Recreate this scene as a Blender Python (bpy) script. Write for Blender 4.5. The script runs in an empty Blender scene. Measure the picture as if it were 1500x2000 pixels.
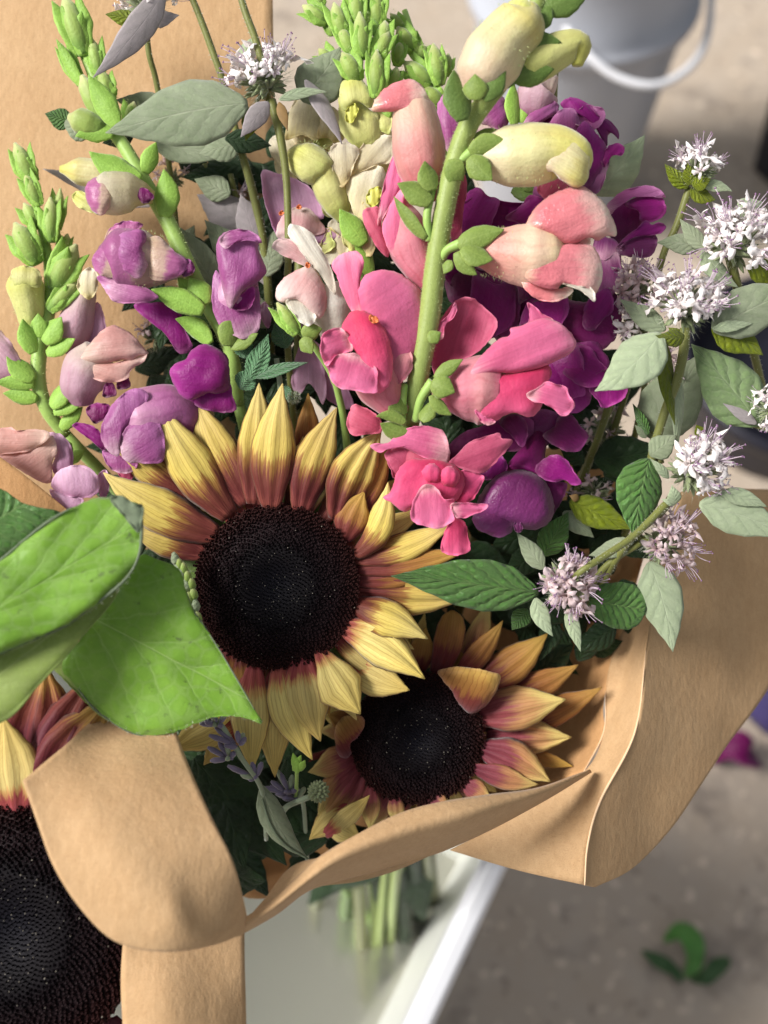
import bpy, math, random
import numpy as np
from mathutils import Vector, Matrix, noise
random.seed(7)
C = bpy.context.scene.collection
sc = bpy.context.scene
# ---------------------------------------------------------------- camera, world, sun, exposure
D0 = 2143.0                 # focal length in photo pixels; also the depth of the reference plane
S = 0.000154                # metres per photo pixel at that plane (33 cm from the lens)
PITCH = math.radians(60)
cam = bpy.data.cameras.new('camera'); camo = bpy.data.objects.new('camera', cam); C.objects.link(camo)
cam.sensor_fit = 'HORIZONTAL'; cam.sensor_width = 35.0; cam.lens = 50.0
camo.location = (0, 0, 0.85); camo.rotation_euler = (math.pi/2 - PITCH, 0, 0)
cam.clip_start = 0.01; cam.clip_end = 500
cam.dof.use_dof = True; cam.dof.focus_distance = (D0-30)*S; cam.dof.aperture_fstop = 10.0
sc.camera = camo
R3 = camo.rotation_euler.to_matrix(); CAMW = Matrix.Translation(camo.location) @ R3.to_4x4()

LQ = Vector((-0.70, 0.30, 0.64)).normalized()       # towards the light, in photo axes
LW = (R3 @ LQ).normalized()
elev = math.asin(LW.z); az = math.atan2(LW.x, LW.y)
w = bpy.data.worlds.new('World'); sc.world = w; w.use_nodes = True
wn = w.node_tree.nodes; wl = w.node_tree.links
sky = wn.new('ShaderNodeTexSky'); sky.sky_type = 'NISHITA'; sky.sun_disc = False
sky.sun_elevation = elev; sky.sun_rotation = az; sky.air_density = 1.2; sky.dust_density = 2.5; sky.ozone_density = 0.6
bg = wn['Background']; bg.inputs[1].default_value = 0.088
hs_ = wn.new('ShaderNodeHueSaturation'); hs_.inputs['Saturation'].default_value = 0.28; wl.new(sky.outputs[0], hs_.inputs['Color']); wl.new(hs_.outputs[0], bg.inputs[0])
sl = bpy.data.lights.new('sun', 'SUN'); sl.energy = 3.95; sl.angle = math.radians(20); sl.color = (1.0, 0.965, 0.93)
so = bpy.data.objects.new('sun', sl); C.objects.link(so)
so.rotation_euler = LW.to_track_quat('Z', 'Y').to_euler(); so.location = (0, 0, 3)
sc.view_settings.view_transform = 'Standard'; sc.view_settings.look = 'None'
sc.view_settings.exposure = 0.40; sc.view_settings.gamma = 1.0
sc.render.engine = 'CYCLES'; sc.cycles.use_denoising = True
sc.cycles.max_bounces = 8; sc.cycles.diffuse_bounces = 4; sc.cycles.transmission_bounces = 6
sc.cycles.use_adaptive_sampling = True; sc.cycles.adaptive_threshold = 0.015
sc.cycles.sample_clamp_indirect = 4.0

# ---------------------------------------------------------------- space helpers
def Q(x, y, z=0.0):
    """photo pixel x, y at height z (in pixel units, towards the lens) -> camera-aligned space"""
    k = (D0 - z)/D0
    return Vector(((x-750)*k, (1000-y)*k, z))
def W(q):
    return CAMW @ (Vector((q[0], q[1], q[2]-D0))*S)
def ground(x, y, h=0.0):
    """point at world height h seen at photo pixel x, y"""
    d = R3 @ Vector((x-750, 1000-y, -D0)); t = (h - camo.location.z)/d.z
    return camo.location + d*t
def lin(c):
    c = c/255.0
    return c/12.92 if c <= 0.04045 else ((c+0.055)/1.055)**2.4
def K(r, g, b, f=1.0):
    return (lin(r)*f, lin(g)*f, lin(b)*f, 1.0)
def cr(p0, p1, p2, p3, t):
    return 0.5*((2*p1)+(-p0+p2)*t+(2*p0-5*p1+4*p2-p3)*t*t+(-p0+3*p1-3*p2+p3)*t**3)
def spl(pts, n, closed=False):
    pts = [Vector(p) for p in pts]; m = len(pts)
    if m == 1: return [pts[0].copy() for _ in range(n)]
    out = []
    if closed:
        L = [0.0]
        for i in range(m): L.append(L[-1] + (pts[(i+1) % m]-pts[i]).length)
        for k in range(n):
            s = L[-1]*k/n; i = 0
            while i < m-1 and L[i+1] < s: i += 1
            t = (s-L[i])/max(1e-9, L[i+1]-L[i])
            out.append(cr(pts[i-1], pts[i], pts[(i+1) % m], pts[(i+2) % m], t))
        return out
    L = [0.0]
    for i in range(m-1): L.append(L[-1] + (pts[i+1]-pts[i]).length)
    for k in range(n):
        s = L[-1]*k/(n-1); i = 0
        while i < m-2 and L[i+1] < s: i += 1
        t = (s-L[i])/max(1e-9, L[i+1]-L[i])
        a = pts[i-1] if i > 0 else 2*pts[0]-pts[1]
        d = pts[i+2] if i+2 < m else 2*pts[-1]-pts[-2]
        out.append(cr(a, pts[i], pts[i+1], d, t))
    return out
def key(prof, t):
    for i in range(len(prof)-1):
        (a, x), (b, y) = prof[i], prof[i+1]
        if t <= b:
            s = (t-a)/(b-a); s = s*s*(3-2*s)*0.5 + s*0.5
            return x + (y-x)*s
    return prof[-1][1]
def V3(p, z=0.0):
    return (p[0], p[1], p[2] if len(p) > 2 else z)

# ---------------------------------------------------------------- objects
def thing(name, label, cat, q=None, group=None, world=None):
    o = bpy.data.objects.new(name, None); C.objects.link(o)
    o.empty_display_size = 0.005
    o.location = world if world is not None else W(Q(*q)); o.rotation_euler = camo.rotation_euler
    o['label'] = label; o['category'] = cat
    if group: o['group'] = group
    return o
def root_of(o):
    while o.parent: o = o.parent
    return o
def build(name, verts, faces, mat, parent, uvs=None, thick=0.0, smooth=True, kind=None, label=None, mats=None, fm=None):
    """verts in camera-aligned pixel space -> one mesh object under parent"""
    r = root_of(parent)
    inv = (Matrix.Translation(r.location) @ R3.to_4x4()).inverted()
    M = inv @ CAMW
    me = bpy.data.meshes.new(name)
    me.from_pydata([M @ (Vector((v[0], v[1], v[2]-D0))*S) for v in verts], [], faces)
    if uvs:
        uvl = me.uv_layers.new(name='UVMap')
        vi = [0]*len(me.loops); me.loops.foreach_get('vertex_index', vi)
        buf = []
        for i in vi: buf += [uvs[i][0], uvs[i][1]]
        uvl.data.foreach_set('uv', buf)
    for m in (mats or [mat]): me.materials.append(m)
    if fm: me.polygons.foreach_set('material_index', fm)
    if smooth: me.polygons.foreach_set('use_smooth', [True]*len(me.polygons))
    o = bpy.data.objects.new(name, me); C.objects.link(o); o.parent = parent
    if thick:
        md = o.modifiers.new('thickness', 'SOLIDIFY'); md.thickness = thick*S; md.offset = 0.0
    if kind: o['kind'] = kind
    if label: o['label'] = label
    me.update()
    return o
def grid_faces(a, b, off=0, wrap=False):
    f = []
    for i in range(a-1 if not wrap else a):
        for j in range(b-1):
            i2 = (i+1) % a
            f.append((off+i*b+j, off+i2*b+j, off+i2*b+j+1, off+i*b+j+1))
    return f
def wrinkle(q, amp, size, seed=0):
    return noise.noise(Vector((q[0]/size+seed*7.3, q[1]/size-seed*3.1, q[2]/size+seed)))*amp

def sheet(name, parent, rows, mat, nu=20, nv=30, thick=1.2, wr=(0, 60), seed=0, **kw):
    """surface through rows of photo-space control points"""
    rr = [spl(r, nv) for r in rows]
    P = []; uv = []
    cols = [spl([rr[i][j] for i in range(len(rr))], nu) for j in range(nv)]
    for i in range(nu):
        for j in range(nv):
            p = cols[j][i]; q = Q(*p)
            if wr[0]: q.z += wrinkle(q, wr[0], wr[1], seed)
            P.append(q); uv.append((i/(nu-1), j/(nv-1)))
    return build(name, P, grid_faces(nu, nv), mat, parent, uv, thick, **kw)

BF, EJ = 0.74, 1.0
def patch(name, parent, outline, z, mat, bulge=10, tilt=(0, 0), c=None, base=None, tip=None, curl=0.0, wr=(2.5, 30),
          thick=.9, n=56, rings=9, seed=0, pw=2.0, ruf=2.0, pleat=1.5, npl=5, rim=4.0, ej=1.0, **kw):
    """a curved petal traced as a closed outline with its own height, dome and edge curl"""
    pts = spl([V3(p) for p in outline], n, True); bulge *= BF; wr = (wr[0]*.8, wr[1]*1.3)
    for k, p in enumerate(pts):
        j = noise.noise(Vector((p.x*.11, p.y*.11, seed*3.1+z*.01)))*2.2+noise.noise(Vector((p.x*.3, p.y*.3, seed)))*1.0
        cxx = p.x-sum(q[0] for q in outline)/len(outline); cyy = p.y-sum(q[1] for q in outline)/len(outline); l = math.hypot(cxx, cyy)+1e-6
        p.x += cxx/l*j*ej; p.y += cyy/l*j*ej
    cx = sum(p.x for p in pts)/n if c is None else c[0]; cy = sum(p.y for p in pts)/n if c is None else c[1]
    ys = [p.y for p in pts]
    if base is None: base = (cx, max(ys))
    if tip is None: tip = (2*cx-base[0], 2*cy-base[1])
    ax = Vector((tip[0]-base[0], tip[1]-base[1])); L = ax.length or 1; ax /= L; px = Vector((-ax.y, ax.x))
    # even out the inner points, then inflate like a membrane held along the outline
    B = np.array([[p.x, p.y, p.z] for p in pts]); rs = np.array([math.sin((i+1)/rings*math.pi/2)**.9 for i in range(rings)])
    G = np.zeros((rings, n, 4)); G[:, :, :3] = np.array([cx, cy, B[:, 2].mean()]) + (B-np.array([cx, cy, B[:, 2].mean()]))[None]*rs[:, None, None]
    cen = np.array([cx, cy, B[:, 2].mean(), 0.0])
    for it in range(70):
        inn = np.concatenate([np.broadcast_to(cen, (1, n, 4)), G[:-2]], 0); out = G[1:]
        nw = (np.roll(G[:-1], 1, 1)+np.roll(G[:-1], -1, 1)+inn+out)/4
        nw[:, :, 3] += 1.0
        if it >= 18: nw[:, :, :2] = G[:-1, :, :2]
        G[:-1] = nw; cen = G[0].mean(0); cen[3] += 1.0*.5
    hm = max(cen[3], G[:, :, 3].max()); pw_ = .95
    if curl < 0: curl *= .35
    P = []; uv = []; RW = []
    uu_ = (B[:, :2]-np.array(base)) @ np.array(px); vv_ = (B[:, :2]-np.array(base)) @ np.array(ax)
    u0, u1, v0, v1 = uu_.min(), uu_.max(), vv_.min(), vv_.max()
    def add(x, y, dz, hh, k):
        hn = max(0.0, hh/hm); d = Vector((x-base[0], y-base[1])); u = (d.dot(px)-u0)/(u1-u0+1e-6); v = (d.dot(ax)-v0)/(v1-v0+1e-6)
        zz = z + tilt[0]*(x-cx) + tilt[1]*(y-cy) + dz + bulge*hn**pw_ + curl*(1-hn)**3 + rim*max(0, 1-hn*3)**3
        zz += pleat*math.cos(u*math.pi*npl + seed)*(.3+.7*v)*(1-.5*hn)
        if ruf: zz += ruf*1.5*(1-hn)**2*(math.sin(k*2*math.pi*5/n + seed*1.7) + .6*math.sin(k*2*math.pi*9/n + seed))
        q = Q(x, y, zz); q.z += wrinkle(q, wr[0], wr[1], seed+1)
        P.append(q); uv.append((u, v)); RW.append((1-hn)**2)
    add(cen[0], cen[1], cen[2], hm, 0)
    for i in range(rings):
        for k in range(n): add(G[i, k, 0], G[i, k, 1], G[i, k, 2], G[i, k, 3] if i < rings-1 else 0.0, k)
    F = [(0, 1+k, 1+(k+1) % n) for k in range(n)]
    for i in range(rings-1):
        for k in range(n):
            a = 1+i*n; F.append((a+k, a+n+k, a+n+(k+1) % n, a+(k+1) % n))
    o_ = build(name, P, F, mat, parent, uv, thick, **kw)
    at = o_.data.attributes.new('rimw', 'FLOAT', 'POINT'); at.data.foreach_set('value', RW)
    return o_

PR_RAY = [(0, .40), (.12, .64), (.32, .96), (.5, 1.0), (.66, .80), (.82, .45), (.93, .17), (1, .015)]
PR_LEAF = [(0, .10), (.06, .42), (.2, .85), (.36, 1.0), (.55, .88), (.75, .52), (.9, .2), (.97, .06), (1, .01)]
PR_SEP = [(0, .42), (.2, .8), (.45, 1.0), (.66, .84), (.82, .52), (.94, .2), (1, .01)]
PR_ROUND = [(0, .5), (.2, .8), (.5, 1), (.75, .97), (.9, .75), (.98, .4), (1, .1)]
def blade_geo(base, tip, wd, bend=0, lift=0, cup=0.25, roll=0, twist=0, prof=PR_LEAF, nv=18, nu=9, ruf=0, rf=5, pleat=0, npl=2, tipcurl=0, seed=0, space='photo', serr=0, fold=0):
    p0, p1 = (Q(*base), Q(*tip)) if space == 'photo' else (Vector(base), Vector(tip))
    ax = p1-p0; L = ax.length; zh = Vector((0, 0, 1)); 
    sd = ax.cross(zh)
    if sd.length < 1e-3*L: sd = Vector((1, 0, 0))
    sd.normalize(); nn = sd.cross(ax).normalized()
    mid = (p0+p1)/2 + sd*bend + nn*lift
    P = []; uv = []
    for j in range(nv):
        t = j/(nv-1)
        c = p0*(1-t)**2 + mid*2*t*(1-t) + p1*t*t
        T = ((mid-p0)*(1-t) + (p1-mid)*t).normalized()
        B = T.cross(nn).normalized(); N = B.cross(T).normalized()
        a = math.radians(roll + twist*t); B2 = B*math.cos(a)+N*math.sin(a); N2 = N*math.cos(a)-B*math.sin(a)
        hw = wd*0.5*key(prof, t)
        if serr: hw *= 1 + serr*abs(math.sin(t*nv*math.pi*.5))
        for i in range(nu):
            s = -1+2*i/(nu-1)
            h = -cup*hw*s*s + pleat*hw*math.cos(npl*math.pi*s) + fold*hw*abs(s) + tipcurl*L*max(0, t-.5)**2*4
            if ruf: h += ruf*wd*s*s*math.sin(rf*2*t+seed*2+ (1.3 if s > 0 else 0))*min(1, 3*(1-t))
            q = c + B2*hw*s + N2*h
            P.append(q); uv.append((i/(nu-1), t))
    # store as nv x nu grid
    F = grid_faces(nv, nu)
    return P, F, uv
def blade(name, parent, base, tip, wd, mat, thick=1.4, label=None, kind=None, **kw):
    P, F, uv = blade_geo(base, tip, wd, **kw)
    return build(name, P, F, mat, parent, uv, thick, label=label, kind=kind)

def tube_geo(pts, radii, n=12, nv=None, space='photo', oval=1.0, caps=True, lobes=0, la=0.0):
    m = len(pts); nv = nv or max(6, m*5)
    A = spl([V3(p) for p in pts], nv)
    if space == 'photo': A = [Q(*p) for p in A]
    if isinstance(radii, (int, float)): radii = [radii]*2
    rr = [(i/(len(radii)-1), r) for i, r in enumerate(radii)]
    P = []; uv = []; up = Vector((0, 0, 1))
    T = (A[1]-A[0]).normalized(); B = T.cross(up)
    if B.length < .05: B = T.cross(Vector((0, 1, 0)))
    B.normalize()
    for j in range(nv):
        T = (A[min(j+1, nv-1)]-A[max(j-1, 0)]).normalized()
        B = (B - T*B.dot(T)).normalized(); N = B.cross(T)
        r = key(rr, j/(nv-1))
        for i in range(n):
            a = 2*math.pi*i/n; k = r*(1+la*math.cos(lobes*a)) if lobes else r
            P.append(A[j] + B*math.cos(a)*k + N*math.sin(a)*k*oval); uv.append((i/n, j/(nv-1)))
    F = []
    for j in range(nv-1):
        for i in range(n):
            F.append((j*n+i, j*n+(i+1) % n, (j+1)*n+(i+1) % n, (j+1)*n+i))
    if caps:
        P.append(A[0]); uv.append((.5, 0)); P.append(A[-1]); uv.append((.5, 1)); a, b = len(P)-2, len(P)-1
        for i in range(n):
            F.append((a, (i+1) % n, i)); F.append((b, (nv-1)*n+i, (nv-1)*n+(i+1) % n))
    return P, F, uv
def tube(name, parent, pts, radii, mat, label=None, kind=None, **kw):
    P, F, uv = tube_geo(pts, radii, **kw)
    return build(name, P, F, mat, parent, uv, label=label, kind=kind)
def merge(geos):
    P = []; F = []; U = []
    for p, f, u in geos:
        o = len(P); P += p; U += u; F += [tuple(i+o for i in x) for x in f]
    return P, F, U
def hairs(parent, pts, radii, mat, n=400, ln=7, space='photo', wd=.55, seed=0, name='fuzz'):
    """fine short hairs standing on a stem or bud"""
    rnd = random.Random(seed+11)
    m = 60; A = spl([V3(p) for p in pts], m)
    if space == 'photo': A = [Q(*p) for p in A]
    if isinstance(radii, (int, float)): radii = [radii]*2
    rr = [(i/(len(radii)-1), r) for i, r in enumerate(radii)]
    P = []; F = []; U = []
    for _ in range(n):
        s = rnd.random()*(m-1.001); j = int(s); c = A[j].lerp(A[j+1], s-j); T = (A[j+1]-A[j]).normalized()
        B = T.cross(Vector((0, 0, 1))); B.normalize(); N = B.cross(T); a = rnd.random()*2*math.pi
        d = B*math.cos(a)+N*math.sin(a); r = key(rr, s/(m-1)); b = c+d*r*.97
        e = b + (d + T*rnd.uniform(-.4, .4) + B*rnd.uniform(-.3, .3))*ln*rnd.uniform(.5, 1.2)
        sd = T.cross(d)*wd if rnd.random() < .5 else T*wd
        o = len(P); P += [b-sd, b+sd, e]; F.append((o, o+1, o+2)); U += [(0, 0), (1, 0), (.5, 1)]
    return build(name, P, F, mat, parent, U, kind='stuff', smooth=False)
# ---------------------------------------------------------------- materials
class NT:
    def __init__(s, name):
        s.m = bpy.data.materials.new(name); s.m.use_nodes = True; s.t = s.m.node_tree; s.t.nodes.clear()
        s.out = s.t.nodes.new('ShaderNodeOutputMaterial')
    def n(s, ty, props=None, **ins):
        nd = s.t.nodes.new('ShaderNode'+ty)
        for k, v in (props or {}).items(): setattr(nd, k, v)
        for k, v in ins.items():
            key_ = int(k[1:]) if k[0] == '_' and k[1:].isdigit() else k.replace('_', ' ')
            s.set(nd.inputs[key_], v)
        return nd
    def set(s, sock, v):
        if isinstance(v, bpy.types.NodeSocket): s.t.links.new(v, sock)
        elif isinstance(v, bpy.types.Node): s.t.links.new(v.outputs[0], sock)
        else: sock.default_value = v
    def math(s, op, a, b=0.0, c=0.0):
        return s.n('Math', {'operation': op}, _0=a, _1=b, _2=c).outputs[0]
    def ramp(s, fac, stops, interp='EASE'):
        nd = s.n('ValToRGB', _0=fac); e = nd.color_ramp; e.interpolation = interp
        while len(e.elements) < len(stops): e.elements.new(0.5)
        for el, (p, c) in zip(e.elements, stops):
            el.position = p; el.color = c if len(c) == 4 else (*c, 1)
        return nd.outputs[0]
    def mix(s, fac, a, b, blend='MIX'):
        nd = s.n('Mix', {'data_type': 'RGBA', 'blend_type': blend}); s.set(nd.inputs[0], fac); s.set(nd.inputs[6], a); s.set(nd.inputs[7], b)
        return nd.outputs[2]
    def noise(s, vec, scale, detail=3, rough=.55, dist=0):
        nd = s.n('TexNoise', Scale=scale, Detail=detail, Roughness=rough, Distortion=dist); s.set(nd.inputs['Vector'], vec); return nd.outputs[0]
    def vec(s, v, sx, sy, sz, off=None):
        nd = s.n('Mapping'); s.set(nd.inputs[0], v); nd.inputs['Scale'].default_value = (sx, sy, sz)
        if off is not None: s.set(nd.inputs['Location'], off)
        return nd.outputs[0]
    def fin(s, col, rough=.5, bump=None, bs=.3, bd=.0002, transl=0.0, tcol=None, sheen=0.0, spec=.4, metal=0, trans=0, sss=0, coat=0, sheencol=None, tw=1.0):
        b = s.n('BsdfPrincipled'); s.set(b.inputs['Base Color'], col); s.set(b.inputs['Roughness'], rough)
        b.inputs['Specular IOR Level'].default_value = spec; b.inputs['Metallic'].default_value = metal
        b.inputs['Sheen Weight'].default_value = sheen; b.inputs['Transmission Weight'].default_value = trans
        b.inputs['Coat Weight'].default_value = coat; b.inputs['Coat Roughness'].default_value = .18
        b.inputs['Sheen Roughness'].default_value = .45
        if sheencol: b.inputs['Sheen Tint'].default_value = sheencol
        nrm = None
        if bump is not None:
            bp = s.n('Bump', Strength=bs, Distance=bd); s.set(bp.inputs['Height'], bump); nrm = bp.outputs[0]
            s.set(b.inputs['Normal'], nrm)
        sh = b.outputs[0]
        if transl:
            tr = s.n('BsdfTranslucent'); s.set(tr.inputs[0], tcol if tcol is not None else col)
            if nrm is not None: s.set(tr.inputs['Normal'], nrm)
            mx = s.n('MixShader', _0=transl, _1=sh, _2=tr.outputs[0]); sh = mx.outputs[0]
        s.set(s.out.inputs[0], sh); return s.m

def m_plain(name, col, rough=.5, var=.12, ns=400, bump=.25, **kw):
    t = NT(name); tc = t.n('TexCoord').outputs['Object']
    f = t.noise(tc, ns, 4)
    c = t.mix(f, tuple(x*(1-var) for x in col[:3])+(1,), tuple(min(1, x*(1+var)) for x in col[:3])+(1,))
    return t.fin(c, rough, t.noise(tc, ns*4, 3), bs=bump, **kw)

def m_petal(name, stops, vein=.25, vf=16, veincol=None, rough=.42, transl=.22, sheen=.1, spec=.45, mott=.12, vmix=None, bump=.45, jit=.12, coat=0.0, uedge=0.0, hue=.012, cell=1500, wobv=.10, fb=.16, vp=7.0, streak=.35, rimc=None, edge=.75, jf=1.2):
    """soft petal: colour runs base->tip along v, thin veins along v, pillowy cell relief"""
    t = NT(name); tc = t.n('TexCoord'); ob = tc.outputs['Object']; uvv = tc.outputs['UV']
    inf = t.n('ObjectInfo').outputs['Random']
    sep = t.n('SeparateXYZ', _0=uvv); u, v = sep.outputs[0], sep.outputs[1]
    rnd = t.n('CombineXYZ', _0=t.math('MULTIPLY', inf, 37.0), _1=t.math('MULTIPLY', inf, 11.0)).outputs[0]
    soft = t.noise(t.vec(uvv, 3, 1.6, 1, rnd), 1.6, 3)
    fine = t.noise(t.vec(uvv, vf*2.4, 1.6, 1, rnd), 1.0, 4)
    vv = t.math('ADD', v, t.math('MULTIPLY', t.math('SUBTRACT', soft, .5), jit*2.2))
    vv = t.math('ADD', vv, t.math('MULTIPLY', t.math('SUBTRACT', fine, .5), jit*jf))
    vv = t.math('ADD', vv, t.math('MULTIPLY', t.math('SUBTRACT', inf, .5), jit))
    if uedge:
        e = t.math('ABSOLUTE', t.math('SUBTRACT', u, .5)); vv = t.math('ADD', vv, t.math('MULTIPLY', t.math('MULTIPLY', e, e), uedge*4))
    c = t.ramp(vv, stops)
    c = t.mix(t.math('MULTIPLY', t.math('MINIMUM', t.math('MAXIMUM', t.math('MULTIPLY_ADD', fine, 3.2, -1.1), 0.0), 1.0), streak), c, t.mix(1.0, c, (.62, .52, .50, 1), 'MULTIPLY'))
    if rimc:
        er = t.math('MINIMUM', t.math('MULTIPLY', t.math('MAXIMUM', t.math('SUBTRACT', t.math('ABSOLUTE', t.math('SUBTRACT', u, .5)), .455), 0.0), 20.0), .75)
        c = t.mix(er, c, rimc)
    rw = t.n('Attribute', {'attribute_name': 'rimw'}).outputs['Fac']
    c = t.mix(t.math('MULTIPLY', rw, edge), c, t.mix(1.0, c, (.10, .09, .10, 1), 'ADD'))
    c = t.mix(t.math('MULTIPLY', rw, edge*.6), c, t.mix(1.0, c, (1.35, 1.35, 1.35, 1), 'MULTIPLY'))
    # thin darker veins running lengthwise, wandering
    wob = t.math('MULTIPLY', t.math('SUBTRACT', t.noise(t.vec(uvv, 2, 2.5, 1, rnd), 1.5, 2), .5), wobv)
    s = t.math('SINE', t.math('MULTIPLY', t.math('ADD', u, wob), vf*6.283))
    vl = t.math('POWER', t.math('MULTIPLY_ADD', s, .5, .5), vp)
    brk = t.noise(t.vec(uvv, 9, 5, 1, rnd), 1.4, 3)
    vl = t.math('MULTIPLY', vl, t.math('MULTIPLY', brk, brk) if vp < 10 else t.math('MULTIPLY_ADD', brk, .8, .25))
    dk = veincol if veincol else (.35, .25, .2, 1)
    c = t.mix(t.math('MINIMUM', t.math('MULTIPLY', vl, vein*3.2), 1.0), c, t.mix(1.0, c, dk, 'MULTIPLY'))
    m = t.noise(ob, 260, 4)
    c = t.mix(t.math('MULTIPLY', t.math('SUBTRACT', 1.0, m), mott*2), c, t.mix(1.0, c, (.55, .42, .45, 1), 'MULTIPLY'))
    hs = t.n('HueSaturation', Hue=t.math('MULTIPLY_ADD', t.math('SUBTRACT', inf, .5), hue, .5),
             Value=t.math('MULTIPLY_ADD', t.math('SUBTRACT', inf, .5), .16, 1.0), Color=c); c = hs.outputs[0]
    bumph = t.math('ADD', t.math('MULTIPLY', t.noise(ob, cell, 2), .5), t.math('MULTIPLY', t.noise(ob, 480, 3), 1.2))
    bumph = t.math('SUBTRACT', bumph, t.math('MULTIPLY', vl, .35))
    bumph = t.math('ADD', bumph, t.math('MULTIPLY', fine, fb))
    return t.fin(c, rough+.03, bumph, bs=min(1, bump*1.4), bd=.0003, transl=transl, sheen=sheen*1.5, spec=spec*.85, coat=coat*.6)

def m_sepal(name, c, **kw):
    t = NT(name); tc = t.n('TexCoord'); ob = tc.outputs['Object']
    sep = t.n('SeparateXYZ', _0=tc.outputs['UV']); u, v = sep.outputs[0], sep.outputs[1]
    e = t.math('ABSOLUTE', t.math('SUBTRACT', u, .5))
    rim = t.math('POWER', t.math('MULTIPLY', e, 2.0), 9.0); rib = t.math('SUBTRACT', 1.0, t.math('MINIMUM', t.math('DIVIDE', e, .05), 1.0))
    nz = t.noise(ob, 300, 4, .6)
    lo = tuple(x*.68 for x in c[:3])+(1,); hi = (min(1, c[0]*1.5+.04), min(1, c[1]*1.3+.05), min(1, c[2]*1.5+.03), 1)
    k = t.mix(t.math('MULTIPLY_ADD', nz, 1.6, -.3), lo, c)
    k = t.mix(t.math('MULTIPLY_ADD', v, -.4, .4), k, hi)
    k = t.mix(t.math('MINIMUM', t.math('ADD', t.math('MULTIPLY', rim, .75), t.math('MULTIPLY', rib, .25)), 1.0), k, hi)
    sp = t.noise(ob, 1800, 2); k = t.mix(t.math('MULTIPLY', t.math('GREATER_THAN', sp, .58), .25), k, hi)
    h = t.math('ADD', t.noise(ob, 1500, 2), t.math('MULTIPLY', nz, 1.2))
    return t.fin(k, .55, h, bs=.6, bd=.0003, transl=.26, sheen=.45, sheencol=(.85, 1, .7, 1), **kw)

def m_leaf(name, c1, c2, vcol, nveins=7, rough=.5, transl=.25, sheen=.2, vs=.6, slant=.55, spot=0.0, edge=None, bump=.7, stripe=.018, spec=.35, qc=.5, net_=420.0, svp=22.0):
    """leaf: pale midrib, side veins that curve forward, quilted relief between them"""
    t = NT(name); tc = t.n('TexCoord'); ob = tc.outputs['Object']; uvv = tc.outputs['UV']
    inf = t.n('ObjectInfo').outputs['Random']
    sep = t.n('SeparateXYZ', _0=uvv); u, v = sep.outputs[0], sep.outputs[1]
    e = t.math('ABSOLUTE', t.math('SUBTRACT', u, .5))
    wob = t.math('MULTIPLY', t.math('SUBTRACT', t.noise(t.vec(uvv, 5, 5, 1), 1.3, 2), .5), .10)
    side = t.n('Math', {'operation': 'SIGN'}, _0=t.math('SUBTRACT', u, .5)).outputs[0]
    ph = t.math('ADD', t.math('SUBTRACT', v, t.math('MULTIPLY', t.math('POWER', t.math('MULTIPLY', e, 2.0), .8), slant*.5)), t.math('ADD', wob, t.math('MULTIPLY', side, .03)))
    s = t.math('MULTIPLY_ADD', t.math('COSINE', t.math('MULTIPLY', ph, nveins*6.283)), .5, .5)
    sv = t.math('POWER', s, svp)
    quilt = t.math('POWER', s, 1.4)
    mid = t.math('SUBTRACT', 1.0, t.math('MINIMUM', t.math('DIVIDE', e, stripe), 1.0))
    mid = t.math('POWER', mid, .7)
    fade = t.math('SUBTRACT', 1.0, t.math('MULTIPLY', e, 1.4))
    allv = t.math('MAXIMUM', t.math('MULTIPLY', t.math('MULTIPLY', sv, fade), qc+.2), mid)
    nz = t.noise(ob, 130, 4, .6)
    c = t.mix(t.math('MULTIPLY_ADD', nz, 2.0, -.5), c1, c2)
    c = t.mix(t.math('MULTIPLY', quilt, .22), c, t.mix(1.0, c, (.5, .55, .5, 1), 'MULTIPLY'))
    c = t.mix(t.math('MULTIPLY', allv, vs), c, vcol)
    sp = t.noise(ob, 900, 2)
    c = t.mix(t.math('MULTIPLY', t.math('GREATER_THAN', sp, .66), .25), c, t.mix(1.0, c, (1.5, 1.5, 1.4, 1), 'MULTIPLY'))
    if spot:
        d = t.noise(t.vec(ob, 1, 1, 1), 210, 5, .65); k = t.math('MULTIPLY', t.math('MAXIMUM', t.math('SUBTRACT', d, .62), 0.0), 9.0)
        c = t.mix(t.math('MINIMUM', t.math('MULTIPLY', k, spot), .8), c, (.015, .02, .008, 1))
    if edge:
        ee = t.math('MAXIMUM', t.math('SUBTRACT', t.math('ADD', e, t.math('MULTIPLY', nz, .04)), .485), 0.0)
        c = t.mix(t.math('MINIMUM', t.math('MULTIPLY', ee, 45.0), 1.0), c, edge)
    hs = t.n('HueSaturation', Value=t.math('MULTIPLY_ADD', t.math('SUBTRACT', inf, .5), .25, 1.0), Color=c); c = hs.outputs[0]
    net = t.n('TexVoronoi', {'feature': 'DISTANCE_TO_EDGE'}, Scale=net_); t.set(net.inputs['Vector'], t.n('VectorMath', {'operation': 'ADD'}, _0=ob, _1=t.vec(t.n('TexNoise', Scale=300.0).outputs[1], .002, .002, .002)).outputs[0])
    nl = t.math('SUBTRACT', 1.0, t.math('MINIMUM', t.math('MULTIPLY', net.outputs[0], 9.0), 1.0))
    c = t.mix(t.math('MULTIPLY', nl, .14), c, vcol)
    h = t.math('SUBTRACT', t.math('MULTIPLY', t.noise(ob, 700, 3), .5), t.math('MULTIPLY', quilt, 1.5*qc*2))
    h = t.math('SUBTRACT', t.math('SUBTRACT', h, t.math('MULTIPLY', nl, .22)), t.math('MULTIPLY', allv, .7))
    h = t.math('ADD', h, t.math('MULTIPLY', t.noise(ob, 2600, 1), .15))
    return t.fin(c, rough, h, bs=bump, bd=.0004, transl=transl, sheen=sheen, spec=spec)

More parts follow.
